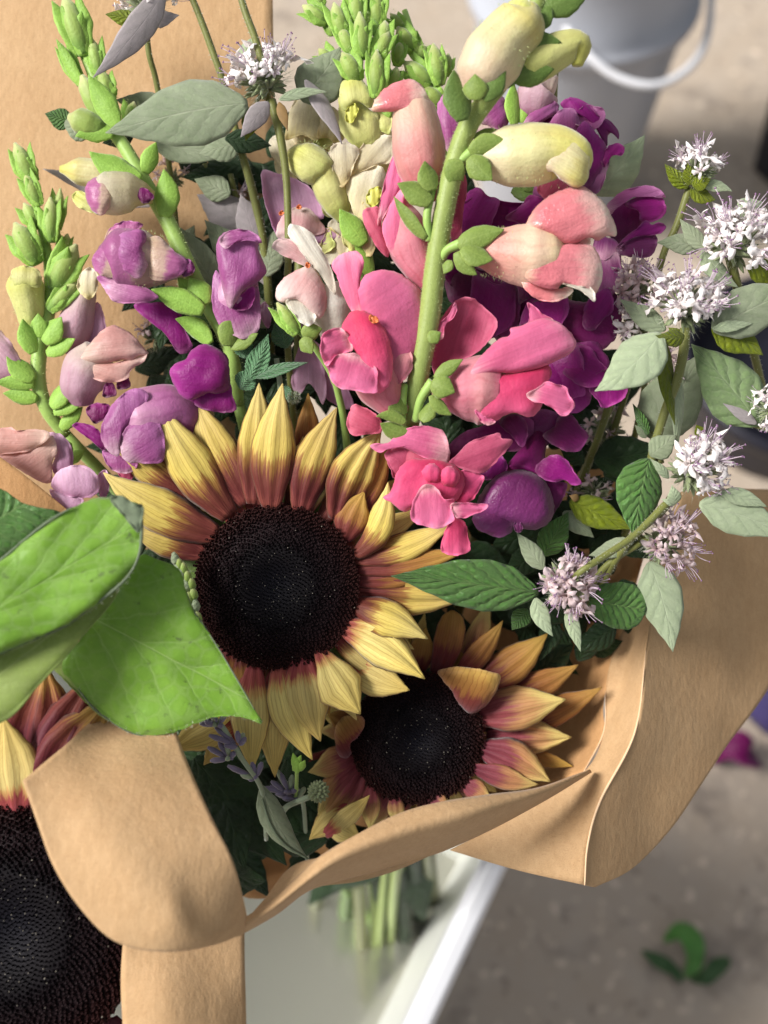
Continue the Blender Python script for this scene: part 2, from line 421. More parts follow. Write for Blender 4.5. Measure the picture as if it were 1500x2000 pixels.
# sunflower
Y1 = K(226, 204, 106); Y2 = K(234, 216, 136); RD = K(112, 48, 44); RD2 = K(140, 72, 62)
RAY = m_petal('ray_petal', [(0, RD2), (.10, RD), (.24, K(122, 62, 50)), (.36, K(172, 126, 66)), (.44, Y1), (1, Y2)], vein=.19, vf=11, vp=11.0, wobv=.10, fb=.25, streak=.42, jf=4.0, rimc=(.20, .08, .03, 1), veincol=(.42, .27, .17, 1), rough=.55, bump=.3, transl=.2, spec=.3, mott=.16, jit=.11, uedge=-.10)
RAYY = m_petal('ray_petal_pale', [(0, K(168, 78, 82)), (.17, K(172, 84, 76)), (.25, K(216, 172, 104)), (.32, Y2), (1, K(232, 208, 116))], vein=.19, vf=11, vp=11.0, wobv=.10, fb=.25, streak=.42, jf=4.0, rimc=(.20, .08, .03, 1), veincol=(.42, .27, .17, 1), rough=.55, bump=.3, transl=.2, spec=.3, mott=.10, jit=.08)
RAYO = m_petal('ray_petal_amber', [(0, K(104, 40, 44)), (.3, K(128, 58, 52)), (.5, K(172, 120, 62)), (1, K(208, 170, 84))], vein=.19, vf=11, vp=11.0, wobv=.10, fb=.25, streak=.42, jf=4.0, rimc=(.20, .08, .03, 1), veincol=(.42, .27, .17, 1), rough=.55, bump=.3, transl=.22, spec=.3, mott=.18)
RAYP = m_petal('ray_petal_rose', [(0, K(112, 40, 56)), (.38, K(146, 72, 80)), (.64, K(196, 146, 98)), (1, K(230, 210, 128))], vein=.19, vf=11, vp=11.0, wobv=.10, fb=.25, streak=.42, jf=4.0, rimc=(.20, .08, .03, 1), veincol=(.42, .27, .17, 1), rough=.55, bump=.3, transl=.2, spec=.3, mott=.18, uedge=.22)
RAYB = m_petal('ray_petal_burgundy', [(0, K(90, 32, 44)), (.45, K(112, 44, 54)), (.72, K(140, 74, 58)), (.9, K(196, 152, 78)), (1, K(214, 184, 100))], vein=.25, vf=11, vp=11.0, wobv=.1, fb=.25, jf=3.0, veincol=(.4, .25, .25, 1), rough=.55, bump=.4, transl=.2, spec=.3, mott=.2)
# seed head
def m_seed():
    t = NT('seed_head'); ob = t.n('TexCoord'); o = ob.outputs['Object']; uvv = ob.outputs['UV']
    r = t.n('SeparateXYZ', _0=uvv).outputs[1]
    c = t.ramp(r, [(0, (.006, .006, .009)), (.45, (.004, .003, .004)), (.7, (.012, .007, .008)), (1, (.028, .011, .010))])
    n = t.noise(o, 1500, 3)
    c = t.mix(t.math('MULTIPLY', n, .5), c, t.mix(1, c, (2.2, 1.8, 1.8, 1), 'MULTIPLY'))
    return t.fin(c, .55, t.noise(o, 4200, 2), bs=.6, bd=.0002, spec=.10)
SEED = m_seed()
SPECK = m_plain('pollen', (.30, .27, .22, 1), .6)
# snapdragon colours
PINK = m_petal('pink_petal', [(0, K(244, 186, 192)), (.3, K(234, 116, 158)), (.8, K(242, 130, 174)), (1, K(246, 158, 190))], vein=.05, vf=9, veincol=(.8, .35, .5, 1), rough=0.54, transl=0.36, mott=.14, bump=.42, spec=.34)
PINKD = m_petal('deep_pink_petal', [(0, K(212, 50, 98)), (.4, K(234, 82, 130)), (1, K(242, 110, 156))], vein=.08, vf=9, veincol=(.8, .3, .45, 1), rough=0.54, transl=0.32, mott=.14, bump=.42, spec=.34)
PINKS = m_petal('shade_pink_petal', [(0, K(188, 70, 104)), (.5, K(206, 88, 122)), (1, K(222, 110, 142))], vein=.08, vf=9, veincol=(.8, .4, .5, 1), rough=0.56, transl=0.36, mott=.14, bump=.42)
PINKT = m_petal('pink_tube', [(0, K(212, 96, 124)), (.4, K(228, 140, 156)), (.8, K(236, 166, 168)), (1, K(232, 120, 146))], vein=.30, vf=12, veincol=(.8, .42, .5, 1), rough=0.54, transl=0.32, sheen=.3, mott=.1)
SALM = m_petal('salmon_petal', [(0, K(240, 206, 176)), (.25, K(230, 132, 140)), (.62, K(232, 142, 148)), (.88, K(240, 196, 186)), (1, K(238, 226, 206))], vein=.05, vf=9, rough=.2, transl=0.30, mott=.1, bump=.75, spec=.6, coat=.4, streak=.2)
SALT = m_petal('salmon_tube', [(0, K(222, 120, 124)), (.35, K(226, 160, 150)), (.75, K(238, 206, 178)), (1, K(240, 222, 170))], vein=.28, vf=12, veincol=(.85, .5, .5, 1), rough=0.46, transl=.2, sheen=.3, mott=.08)
BUDC = m_petal('cream_bud', [(0, K(230, 200, 172)), (.22, K(234, 218, 180)), (.5, K(232, 226, 168)), (.8, K(226, 218, 128)), (1, K(216, 212, 100))], vein=.12, vf=10, veincol=(.9, .6, .55, 1), rough=0.48, transl=.18, sheen=.35, mott=.08, coat=.08)
BUDY = m_petal('yellow_bud', [(0, K(196, 206, 110)), (.5, K(218, 220, 140)), (1, K(214, 216, 110))], vein=.08, vf=8, veincol=(.8, .8, .4, 1), rough=0.52, transl=.22, sheen=.35, mott=.1)
CREAM = m_petal('cream_petal', [(0, K(226, 214, 150)), (.4, K(234, 226, 188)), (1, K(240, 236, 214))], vein=.08, vf=8, veincol=(.8, .75, .55, 1), rough=0.52, transl=0.42, mott=.08)
WHITE = m_petal('white_petal', [(0, K(224, 218, 200)), (1, K(240, 238, 226))], vein=.08, vf=8, veincol=(.8, .75, .7, 1), rough=0.52, transl=0.40, mott=.06)
BLUSH = m_petal('blush_petal', [(0, K(226, 206, 196)), (.4, K(232, 186, 184)), (1, K(240, 220, 214))], vein=.1, vf=8, veincol=(.8, .5, .5, 1), rough=0.50, transl=0.37, mott=.1)
LILAC = m_petal('lilac_petal', [(0, K(198, 142, 180)), (.5, K(220, 176, 206)), (1, K(230, 194, 218))], vein=.1, vf=9, veincol=(.7, .45, .7, 1), rough=0.52, transl=0.38, mott=.12)
PURP = m_petal('purple_petal', [(0, K(122, 8, 96)), (.5, K(152, 14, 128)), (1, K(174, 34, 150))], vein=.12, vf=9, veincol=(.55, .25, .5, 1), rough=0.46, transl=0.32, mott=.16, bump=.5)
PURD = m_petal('dark_purple_petal', [(0, K(88, 6, 62)), (.5, K(124, 14, 96)), (1, K(150, 32, 124))], vein=.12, vf=9, veincol=(.5, .25, .5, 1), rough=0.48, transl=0.28, mott=.16, bump=.5)
PURV = m_petal('violet_petal', [(0, K(210, 168, 188)), (.35, K(178, 90, 154)), (1, K(196, 122, 180))], vein=.18, vf=10, veincol=(.55, .3, .55, 1), rough=0.44, transl=0.34, mott=.18, bump=.55, coat=.1)
PURS = m_petal('satin_purple_petal', [(0, K(96, 22, 80)), (.5, K(124, 42, 106)), (1, K(136, 56, 122))], vein=.12, vf=9, rough=0.40, transl=0.24, mott=.16, bump=.8, coat=.15)
MAGT = m_petal('magenta_tube', [(0, K(134, 56, 112)), (.4, K(186, 108, 160)), (.75, K(216, 160, 190)), (1, K(158, 52, 140))], vein=.3, vf=11, veincol=(.6, .25, .55, 1), rough=0.44, transl=.18, sheen=.25, mott=.12, coat=.1)
MAGB = m_petal('bud_magenta_cream', [(0, K(222, 196, 160)), (.45, K(216, 186, 168)), (.62, K(192, 112, 162)), (1, K(176, 86, 150))], vein=.18, vf=8, veincol=(.7, .45, .6, 1), rough=0.40, transl=0.28, sheen=.3, mott=.12, coat=.15)
PEACH = m_petal('peach_petal', [(0, K(232, 206, 188)), (.45, K(226, 174, 164)), (1, K(238, 208, 196))], vein=.14, vf=12, veincol=(.8, .55, .5, 1), rough=0.44, transl=0.36, mott=.1, coat=.1)
PEACT = m_petal('peach_tube', [(0, K(190, 134, 162)), (.4, K(220, 182, 196)), (1, K(234, 220, 202))], vein=.24, vf=10, veincol=(.8, .5, .6, 1), rough=0.50, transl=0.32, sheen=.35, mott=.1)
ORANGE = m_plain('orange_throat', K(226, 128, 74), .5, transl=.15)
# greens
STEM = m_plain('fresh_stem', K(142, 158, 84), .5, .2, 300, .4, sheen=.35, sheencol=(.85, 1, .6, 1))
STEML = m_plain('light_stem', K(150, 182, 92), .48, .16, 300, .4, sheen=.4, sheencol=(.85, 1, .7, 1))
STEMD = m_plain('olive_stem', K(112, 116, 58), .5, .2, 300, .4, sheen=.25)
HAIR = m_plain('plant_hair', K(206, 222, 156), .6, .05, transl=.3)
HAIRG = m_plain('pale_hair', K(200, 206, 186), .6, .05, transl=.3)
SEP = m_sepal('sepal_green', K(128, 154, 66))
SEPB = m_sepal('bright_sepal', K(152, 198, 80))
SEPD = m_sepal('shade_sepal', K(98, 128, 52))
BUDG = m_petal('green_bud', [(0, K(126, 170, 72)), (.5, K(166, 196, 96)), (1, K(212, 222, 150))], vein=.05, vf=6, rough=0.52, transl=.2, sheen=.35)
MINT = m_leaf('mint_leaf', K(124, 152, 96), K(150, 174, 120), K(178, 196, 152), nveins=6, rough=.55, transl=.22, sheen=.3, vs=.45, qc=.5, bump=.6)
MINTD = m_leaf('mint_leaf_dark', K(76, 118, 56), K(96, 140, 66), K(138, 168, 96), nveins=8, rough=.42, transl=.2, sheen=.2, vs=.4, qc=.6, bump=.8)
SAGE = m_leaf('sage_leaf', K(132, 146, 112), K(158, 168, 138), K(180, 184, 158), nveins=6, rough=.58, transl=.2, sheen=.4, vs=.45, qc=.22, bump=.45)
SAGEP = m_leaf('silver_leaf', K(164, 156, 154), K(188, 178, 180), K(204, 192, 196), nveins=5, rough=.65, transl=.25, sheen=.4, vs=.2, qc=.08, bump=.3)
PALE = m_leaf('pale_leaf', K(168, 184, 146), K(188, 202, 166), K(204, 214, 186), nveins=5, rough=.6, transl=.3, sheen=.4, vs=.35, qc=.3, bump=.45)
OLIVE = m_leaf('olive_bract', K(118, 136, 20), K(146, 158, 34), K(160, 176, 70), nveins=6, rough=.5, transl=.35, sheen=.2, vs=.3, qc=.4)
BIGL = m_leaf('broad_leaf', K(106, 150, 42), K(130, 172, 62), K(176, 202, 130), svp=70.0, nveins=4, rough=.5, transl=.22, sheen=.22, vs=.36, net_=230.0, spot=.8, stripe=.008, qc=.35, slant=1.1, bump=.55)
DARKL = m_leaf('shade_leaf', K(26, 48, 20), K(38, 66, 28), K(60, 88, 48), nveins=6, rough=.5, transl=.12, sheen=.1, vs=.4, qc=.4)  # leaf green darkened so the depths of the bouquet read as shade
GREYE = m_plain('leaf_edge', K(104, 116, 92), .8, .3, 900, .6)
CALYX = m_plain('calyx_green', K(142, 154, 112), .6, .3, 500, .5, transl=.2, sheen=.4)
FLOR = m_petal('floret_white', [(0, K(226, 214, 210)), (.5, K(244, 238, 236)), (1, K(250, 247, 244))], vein=.1, vf=4, veincol=(.7, .5, .7, 1), rough=.5, transl=.18, mott=.04, streak=.1)
FLOP = m_petal('floret_blush', [(0, K(214, 188, 186)), (.5, K(232, 214, 214)), (1, K(240, 228, 230))], vein=.15, vf=4, veincol=(.7, .5, .6, 1), rough=.45, transl=.35, mott=.14)
STAM = m_plain('stamen', K(222, 204, 218), .5, .1, transl=.3)
ANTH = m_plain('anther', K(140, 104, 140), .5)
RUST = m_plain('withered', K(132, 104, 62), .7, .3)
LAVB = m_plain('lavender_bud', K(112, 104, 128), .65, .3, 500, .6, sheen=.4)
LAVG = m_plain('lavender_stem', K(142, 156, 128), .6, .2, 400, .5, sheen=.4)
LFU = m_leaf('leaf_reverse', K(128, 150, 66), K(150, 168, 88), K(176, 190, 120), nveins=4, rough=.6, transl=.25, sheen=.4, vs=.4, qc=.15, bump=.4)
SERR = m_leaf('serrated_leaf', K(84, 132, 88), K(110, 156, 110), K(150, 180, 140), nveins=9, rough=.55, transl=.2, sheen=.3, vs=.3, qc=.7)
# paper, floor, plastics
def m_paper(name, c1, c2):
    t = NT(name); tc = t.n('TexCoord'); o = tc.outputs['Object']
    a = t.noise(o, 34, 4, .55); b = t.noise(t.vec(o, 1, .5, 1), 520, 4, .65); f = t.noise(t.vec(o, .3, 1, 1), 1900, 3, .6)
    c = t.mix(t.math('MULTIPLY_ADD', a, 1.6, -.3), c1, c2)
    c = t.mix(t.math('MULTIPLY_ADD', b, 1.2, -.35), c, t.mix(1, c, (.80, .75, .68, 1), 'MULTIPLY'))
    b2 = t.noise(t.vec(o, 1, .7, 1), 150, 5, .65); c = t.mix(t.math('MULTIPLY_ADD', b2, .8, -.15), c, t.mix(1, c, (.84, .78, .70, 1), 'MULTIPLY'))
    c = t.mix(t.math('MULTIPLY', t.math('GREATER_THAN', f, .63), .22), c, t.mix(1, c, (.6, .5, .42, 1), 'MULTIPLY'))
    g = t.noise(o, 3600, 2); c = t.mix(t.math('MULTIPLY', t.math('LESS_THAN', g, .40), .30), c, t.mix(1, c, (.66, .58, .5, 1), 'MULTIPLY'))
    c = t.mix(t.math('MULTIPLY', t.math('GREATER_THAN', g, .62), .30), c, t.mix(1, c, (1.22, 1.2, 1.16, 1), 'MULTIPLY'))
    cv = t.n('TexVoronoi', {'feature': 'F1'}, Scale=26.0); t.set(cv.inputs['Vector'], t.vec(o, 1, .5, 1))
    h = t.math('ADD', t.math('MULTIPLY', f, .25), t.math('ADD', b, t.math('MULTIPLY', a, 1.2)))
    h = t.math('ADD', h, t.math('MULTIPLY', cv.outputs[0], 3.0))
    return t.fin(c, .75, h, bs=.4, bd=.0008, transl=.10, spec=.25, sheen=.1)
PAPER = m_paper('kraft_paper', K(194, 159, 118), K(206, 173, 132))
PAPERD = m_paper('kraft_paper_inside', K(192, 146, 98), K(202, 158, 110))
CREASE = m_plain('paper_crease', K(222, 188, 150), .7)
def m_floor():
    t = NT('concrete'); o = t.n('TexCoord').outputs['Object']
    a = t.noise(o, 3.0, 5, .6); b = t.noise(o, 26, 6, .65); s = t.noise(o, 90, 3, .5)
    c = t.mix(a, K(160, 144, 126), K(180, 164, 145))
    c = t.mix(t.math('MULTIPLY_ADD', b, 1.6, -.35), c, K(176, 164, 150))
    k = t.math('MULTIPLY', t.math('MAXIMUM', t.math('SUBTRACT', s, .6), 0), 6.0)
    c = t.mix(t.math('MINIMUM', k, .6), c, K(226, 206, 186))
    d = t.noise(t.vec(o, 1, 1, 1, (3, 5, 1)), 14, 4, .6); k2 = t.math('MULTIPLY', t.math('MAXIMUM', t.math('SUBTRACT', d, .56), 0), 5.0)
    c = t.mix(t.math('MINIMUM', k2, .65), c, K(104, 96, 90))
    d3 = t.noise(t.vec(o, 1, 1, 1, (7, 2, 1)), 55, 3, .6); k3 = t.math('MULTIPLY', t.math('MAXIMUM', t.math('SUBTRACT', d3, .6), 0), 7.0)
    c = t.mix(t.math('MINIMUM', k3, .5), c, K(112, 102, 94))
    return t.fin(c, .82, t.math('ADD', b, s), bs=.4, bd=.002, spec=.25)
CONC = m_floor()
PLASTW = m_plain('white_plastic', (.44, .46, .51, 1), .35, .05, 30, .05, transl=.12)
PLASTB = m_plain('rim_plastic', (.76, .77, .80, 1), .3, .04, 30, .05, transl=.1)
PLASTK = m_plain('black_plastic', (.012, .012, .02, 1), .4, .1, 60, .1)
PLASTU = m_plain('blue_plastic', (.045, .035, .19, 1), .4, .1, 60, .1)
INNER = m_plain('container_wall', (.62, .63, .58, 1), .4, .08, 20, .05, transl=.1)
def m_water():
    t = NT('water'); o = t.n('TexCoord').outputs['Object']
    b = t.n('BsdfPrincipled'); b.inputs['Base Color'].default_value = (.72, .71, .64, 1); b.inputs['Roughness'].default_value = .32
    b.inputs['Transmission Weight'].default_value = .9; b.inputs['IOR'].default_value = 1.33
    bp = t.n('Bump', Strength=.15, Distance=.001); t.set(bp.inputs['Height'], t.noise(o, 20, 2)); t.set(b.inputs['Normal'], bp.outputs[0])
    t.set(t.out.inputs[0], b.outputs[0]); return t.m
WATER = m_water()
# ---------------------------------------------------------------- builders of the flower kinds
def seed_disc(parent, c, R, nrm, n=1500, seed=0, dome=.22, scale=1.0):
    """seed head: a domed base and one spiral of small florets (too many to count)"""
    rnd = random.Random(seed); nrm = Vector(nrm).normalized(); x = nrm.cross(Vector((0, 1, 0))).normalized(); y = nrm.cross(x)
    o = Q(*c)
    def H(r): return R*dome*(1-r*r) - R*.16*math.exp(-(r/.33)**2) 
    P = []; F = []; U = []; nr, na = 16, 48
    for i in range(nr+1):
        r = i/nr
        for k in range(na):
            a = 2*math.pi*k/na; rr_ = R*r*1.0
            P.append(o+x*math.cos(a)*rr_+y*math.sin(a)*rr_+nrm*(H(r)-3)); U.append((k/na, r))
    for k in range(na):
        a = 2*math.pi*k/na; P.append(o+x*math.cos(a)*R*.9+y*math.sin(a)*R*.9-nrm*R*.35); U.append((k/na, 1))
    for i in range(nr+1):
        for k in range(na): F.append((i*na+k, i*na+(k+1) % na, (i+1)*na+(k+1) % na, (i+1)*na+k))
    build('seed_head', P, F, SEED, parent, U)
    P = []; F = []; U = []; SP = []; SF = []
    for i in range(n):
        r = math.sqrt((i+.5)/n); a = i*2.399963
        sz = R*1.62/math.sqrt(n)*(1.0 if r > .45 else .72)
        h = sz*(1.1 if r > .75 else .8 if r > .42 else 1.9)*rnd.uniform(.75, 1.3)
        b = o+x*math.cos(a)*R*r+y*math.sin(a)*R*r+nrm*(H(r)-3)
        ou = x*math.cos(a)+y*math.sin(a); sd = nrm.cross(ou)
        tipd = nrm*h*1.1 + ou*h*(.55*(r-.45)) + sd*rnd.uniform(-.4, .4)*sz + ou*rnd.uniform(-.4, .4)*sz
        k0 = len(P); m = 5 if r > .42 else 4; wv = sz*(.52 if r > .42 else .38)
        ph = rnd.random()
        for k in range(m):
            q = 2*math.pi*(k+ph)/m; P.append(b+ou*math.cos(q)*wv+sd*math.sin(q)*wv); U.append((k/m, r))
        top = b+tipd
        if r > .5:
            for k in range(m):
                q = 2*math.pi*(k+ph)/m; P.append(top+ou*math.cos(q)*wv*.72+sd*math.sin(q)*wv*.72); U.append((k/m, r))
            P.append(top-nrm*h*.35); U.append((.5, r))
            for k in range(m):
                F.append((k0+k, k0+(k+1) % m, k0+m+(k+1) % m, k0+m+k)); F.append((k0+m+k, k0+m+(k+1) % m, k0+2*m))
        else:
            P.append(top); U.append((.5, r))
            for k in range(m): F.append((k0+k, k0+(k+1) % m, k0+m))
        if (r < .5 and rnd.random() < .16) or (r >= .5 and rnd.random() < .012):
            s = sz*.2*rnd.uniform(.6, 1.3); e = top; k1 = len(SP)
            for v in ((s, 0, 0), (-s, 0, 0), (0, s, 0), (0, -s, 0)): SP.append(e+x*v[0]+y*v[1])
            SP.append(e+nrm*s*2.6); SP.append(e-nrm*s*2)
            for a_, b_ in ((0, 2), (2, 1), (1, 3), (3, 0)): SF += [(k1+a_, k1+b_, k1+4), (k1+b_, k1+a_, k1+5)]
    build('disc_florets', P, F, SEED, parent, U, kind='stuff', smooth=False)
    build('pollen_specks', SP, SF, SPECK, parent, kind='stuff', label='tiny pale grains of pollen')

def ray(parent, b, t, wd, mat=None, **kw):
    kw.setdefault('cup', .22); kw.setdefault('prof', PR_RAY); kw.setdefault('pleat', .06); kw.setdefault('npl', 3); kw.setdefault('ruf', .05); kw.setdefault('rf', 3.2); kw.setdefault('seed', (b[0]+t[1]) % 7); kw.setdefault('nu', 13); kw.setdefault('nv', 22)
    return blade('petal', parent, b, t, wd*.93, mat or RAY, thick=.9, **kw)

def sep(parent, b, t, wd, mat=None, name='sepal', **kw):
    kw.setdefault('cup', .30); kw.setdefault('prof', PR_SEP); kw.setdefault('tipcurl', .10); kw.setdefault('ruf', .02)
    kw.setdefault('roll', (hash((int(b[0]), int(b[1]))) % 50)-25)
    return blade(name, parent, b, t, wd*1.06, mat or SEP, thick=1.1, **kw)

def budbody(parent, pts, rads, mat, name='bud_corolla', **kw):
    kw.setdefault('n', 30); kw.setdefault('nv', 26); kw.setdefault('lobes', 5); kw.setdefault('la', .035)
    return tube(name, parent, pts, rads, mat, **kw)

def greenbud(th, b, t, wd, z, seed=0, mat=None, inner=None, n=4, spread=.55):
    """closed green bud: pale corolla wrapped by cupped sepals"""
    rnd = random.Random(seed)
    mat = mat or SEPB
    b3 = (b[0], b[1], z); t3 = (t[0], t[1], z+rnd.uniform(-4, 8))
    L = math.hypot(t[0]-b[0], t[1]-b[1]); ax = ((t[0]-b[0])/L, (t[1]-b[1])/L); px = (-ax[1], ax[0])
    bd = tube('bud', th, [b3, ((b[0]+t[0])/2, (b[1]+t[1])/2, z+wd*.12), (b[0]+ax[0]*L*.98, b[1]+ax[1]*L*.98, z)], [wd*.16, wd*.28, wd*.31, wd*.26, wd*.06], inner or BUDG, n=14, nv=16)
    offs = [(-.46, .06, .95), (.48, .08, .98), (-.10, .36, .80), (.22, .30, .62)][:n]
    for i, (o, dz, lf_) in enumerate(offs):
        l = L*rnd.uniform(.85, 1.08)*lf_; lat = wd*(o+rnd.uniform(-.10, .10))
        e = (b[0]+ax[0]*l+px[0]*lat*1.0, b[1]+ax[1]*l+px[1]*lat*1.0, z+wd*dz*.9)
        s = (b[0]+px[0]*lat*.22, b[1]+px[1]*lat*.22, z+wd*dz*.35)
        blade('sepal', bd, s, e, wd*rnd.uniform(.60, .76), mat, bend=(-lat*.65), lift=wd*.22, cup=rnd.uniform(.25, .6), ruf=.04, roll=(-40 if o < -.3 else 40 if o > .3 else rnd.uniform(-15, 15)), prof=PR_SEP, thick=1.2, tipcurl=rnd.uniform(-.04, .12), seed=seed+i)
    hairs(bd, [b3, t3], [wd*.3, wd*.42, wd*.3], HAIR, n=160, ln=5, wd=.35, seed=seed)
    return bd

def floret_mesh(mat, var=0):
    rnd = random.Random(3+var*17); G = []
    bx, by = rnd.uniform(-5, 5), rnd.uniform(-5, 5)
    G.append(tube_geo([(0, 0, 0), (bx*.3, by*.3, 12), (bx, by, 25)], [1.2, 1.8, 3.4], n=7, nv=6, space='q', caps=False))
    for (ax, ay, l, wd) in ((-.3, 1, 20, 7.5), (.5, .9, 18, 6), (-.9, -.1, 17, 6.5), (.95, -.15, 18, 7), (-.25, -1, 24, 8.5), (.5, -.8, 20, 6)):
        if rnd.random() < .16: continue
        a = rnd.uniform(-.4, .4); c_, s_ = math.cos(a), math.sin(a); ax, ay = ax*c_-ay*s_, ax*s_+ay*c_; l *= rnd.uniform(.7, 1.25)
        G.append(blade_geo((bx+ax*2, by+ay*2, 23), (bx+ax*l, by+ay*l, 27+rnd.uniform(-9, 12)), wd*rnd.uniform(.8, 1.3), space='q', nv=8, nu=5, cup=rnd.uniform(.2, .8), lift=rnd.uniform(2, 7), prof=PR_ROUND, ruf=.35, tipcurl=rnd.uniform(-.5, .15), seed=rnd.random()*6, twist=rnd.uniform(-50, 50), bend=rnd.uniform(-3, 3)))
    n1 = sum(len(g[1]) for g in G)
    ST = []
    for k in range(4):
        a = rnd.uniform(0, 6.28); ex = Vector((math.cos(a)*8, math.sin(a)*6+3, 44+rnd.uniform(-6, 6)))
        ST.append(tube_geo([(0, 2, 20), ex*.6+Vector((2, 1, 6)), tuple(ex)], [.55, .45], n=4, nv=5, space='q'))
    n2 = sum(len(g[1]) for g in ST); AN = []
    for s in ST:
        e = s[0][-1]; AN.append(tube_geo([tuple(e-Vector((1.4, 0, 0))), tuple(e), tuple(e+Vector((1.4, 0, .5)))], [.5, 1.0, .5], n=5, nv=3, space='q'))
    n3 = sum(len(g[1]) for g in AN)
    P, F, U = merge(G+ST+AN)
    me = bpy.data.meshes.new('floret'); me.from_pydata([p*S for p in P], [], F)
    uvl = me.uv_layers.new(name='UVMap'); vi = [0]*len(me.loops); me.loops.foreach_get('vertex_index', vi)
    b = []
    for i in vi: b += [U[i][0], U[i][1]]
    uvl.data.foreach_set('uv', b)
    for m in (mat, STAM, ANTH): me.materials.append(m)
    me.polygons.foreach_set('material_index', [0]*n1+[1]*n2+[2]*n3); me.polygons.foreach_set('use_smooth', [True]*len(F))
    return me
FM = {}
def floret(parent, q, d, sc_=1.0, spin=0.0, kind='white'):
    if kind not in FM: FM[kind] = [floret_mesh(FLOR if kind == 'white' else FLOP, i) for i in range(5)]
    o = bpy.data.objects.new('floret', FM[kind][int(spin*100) % 5]); C.objects.link(o); o.parent = parent
    r = root_of(parent); inv = (Matrix.Translation(r.location) @ R3.to_4x4()).inverted()
    pos = inv @ W(q); rot = Vector(d).to_track_quat('Z', 'Y').to_matrix().to_4x4() @ Matrix.Rotation(spin, 4, 'Z')
    o.matrix_local = Matrix.Translation(pos) @ rot @ Matrix.Scale(sc_, 4)
    return o
def mint_head(th, c, R, d, n=14, seed=0, kind='white', fs=1.0, spread=75, dens=1.0):
    """round head: hairy green calyces packed in a ball, small two-lipped florets standing out of it"""
    rnd = random.Random(seed*13+5); d = Vector(d).normalized(); o = Q(*c)
    x = d.cross(Vector((.3, .5, 1))).normalized(); y = d.cross(x)
    G = []
    for k in range(int(70*dens)):
        th_ = math.acos(1-rnd.random()*1.75); a = rnd.random()*6.283
        v = (d*math.cos(th_)+x*math.sin(th_)*math.cos(a)+y*math.sin(th_)*math.sin(a)).normalized()
        b = o+v*R*.18-d*R*.2; e = o+v*R*rnd.uniform(.72, .98)+Vector((rnd.uniform(-1, 1),)*3)*R*.05
        G.append(tube_geo([tuple(b), tuple((b+e)/2+d*R*.06), tuple(e)], [R*.07, R*.10, R*.085, R*.02], n=6, nv=6, space='q'))
    P, F, U = merge(G)
    core = build('flower_head', P, F, CALYX, th, U)
    PH = []; FH = []
    for k in range(int(420*dens)):
        th_ = math.acos(1-rnd.random()*1.8); a = rnd.random()*6.283
        v = (d*math.cos(th_)+x*math.sin(th_)*math.cos(a)+y*math.sin(th_)*math.sin(a)).normalized()
        b = o+v*R*rnd.uniform(.55, .9); e = b+(v+Vector((rnd.uniform(-.6, .6), rnd.uniform(-.6, .6), rnd.uniform(-.6, .6))))*R*.22
        s = v.cross(Vector((rnd.random(), rnd.random(), rnd.random()))).normalized()*.5
        i = len(PH); PH += [b-s, b+s, e]; FH.append((i, i+1, i+2))
    build('fuzz', PH, FH, HAIRG, core, kind='stuff', smooth=False)
    n = int(n*1.2)
    for k in range(n):
        t_ = (k+.5)/n; th_ = math.radians(spread)*math.sqrt(t_); a = k*2.4+rnd.uniform(-.3, .3)
        v = (d*math.cos(th_)+x*math.sin(th_)*math.cos(a)+y*math.sin(th_)*math.sin(a)).normalized()
        floret(core, o+v*R*rnd.uniform(.35, .65), v+Vector((rnd.uniform(-.5, .5), rnd.uniform(-.5, .5), rnd.uniform(-.3, .4))), fs*R/40*rnd.uniform(.7, 1.35), rnd.random()*6.28, kind)
    return core
def leaf(th, b, t, wd, mat, name='leaf', **kw):
    kw.setdefault('cup', .18); kw.setdefault('nu', 13); kw.setdefault('nv', 26)
    return blade(name, th, b, t, wd, mat, thick=1.8, **kw)
def arr(o, *xs): return [tuple(x) for x in xs]

def lobe(par, x, y, r, rot, z, mat, seed=0, el=1.3, **kw):
    """one loose ruffled petal"""
    rnd = random.Random(seed*7+1); pts = []
    for k in range(11):
        a = k*6.283/11; q = r*(1+rnd.uniform(-.16, .16))*(.55 if k in (5, 6) else 1)
        dx, dy = math.cos(a)*q*el, math.sin(a)*q/el**.5; c_, s_ = math.cos(math.radians(rot)), math.sin(math.radians(rot))
        pts.append((x+dx*c_-dy*s_, y-dx*s_-dy*c_))
    bx, by = x-math.cos(math.radians(rot))*r*el, y+math.sin(math.radians(rot))*r*el
    kw.setdefault('ruf', 3); kw.setdefault('bulge', rnd.choice([-10, 8, 12])); kw.setdefault('tilt', (rnd.uniform(-.5, .5), rnd.uniform(-.5, .5)))
    return patch('petal', par, pts, z, mat, base=(bx, by), tip=(2*x-bx, 2*y-by), seed=seed, **kw)
# ================================================================ the floor and the things on it
def wmesh(name, verts, faces, mat, parent=None, smooth=False, kind=None, label=None, bevel=0):
    me = bpy.data.meshes.new(name); 
    if parent is not None:
        inv = (Matrix.Translation(parent.location) @ parent.rotation_euler.to_matrix().to_4x4()).inverted(); verts = [inv @ Vector(v) for v in verts]
    me.from_pydata([tuple(v) for v in verts], [], faces); me.materials.append(mat)
    if smooth: me.polygons.foreach_set('use_smooth', [True]*len(faces))
    o = bpy.data.objects.new(name, me); C.objects.link(o)
    if parent is not None: o.parent = parent
    if bevel:
        b = o.modifiers.new('bevel', 'BEVEL'); b.width = bevel; b.segments = 3
    if kind: o['kind'] = kind
    if label: o['label'] = label
    return o
n = 60; PV = []; PF = []
for i in range(n+1):
    for j in range(n+1):
        x = -3+6*i/n; y = -1.5+6*j/n; PV.append((x, y, noise.noise(Vector((x*2, y*2, 0)))*.003))
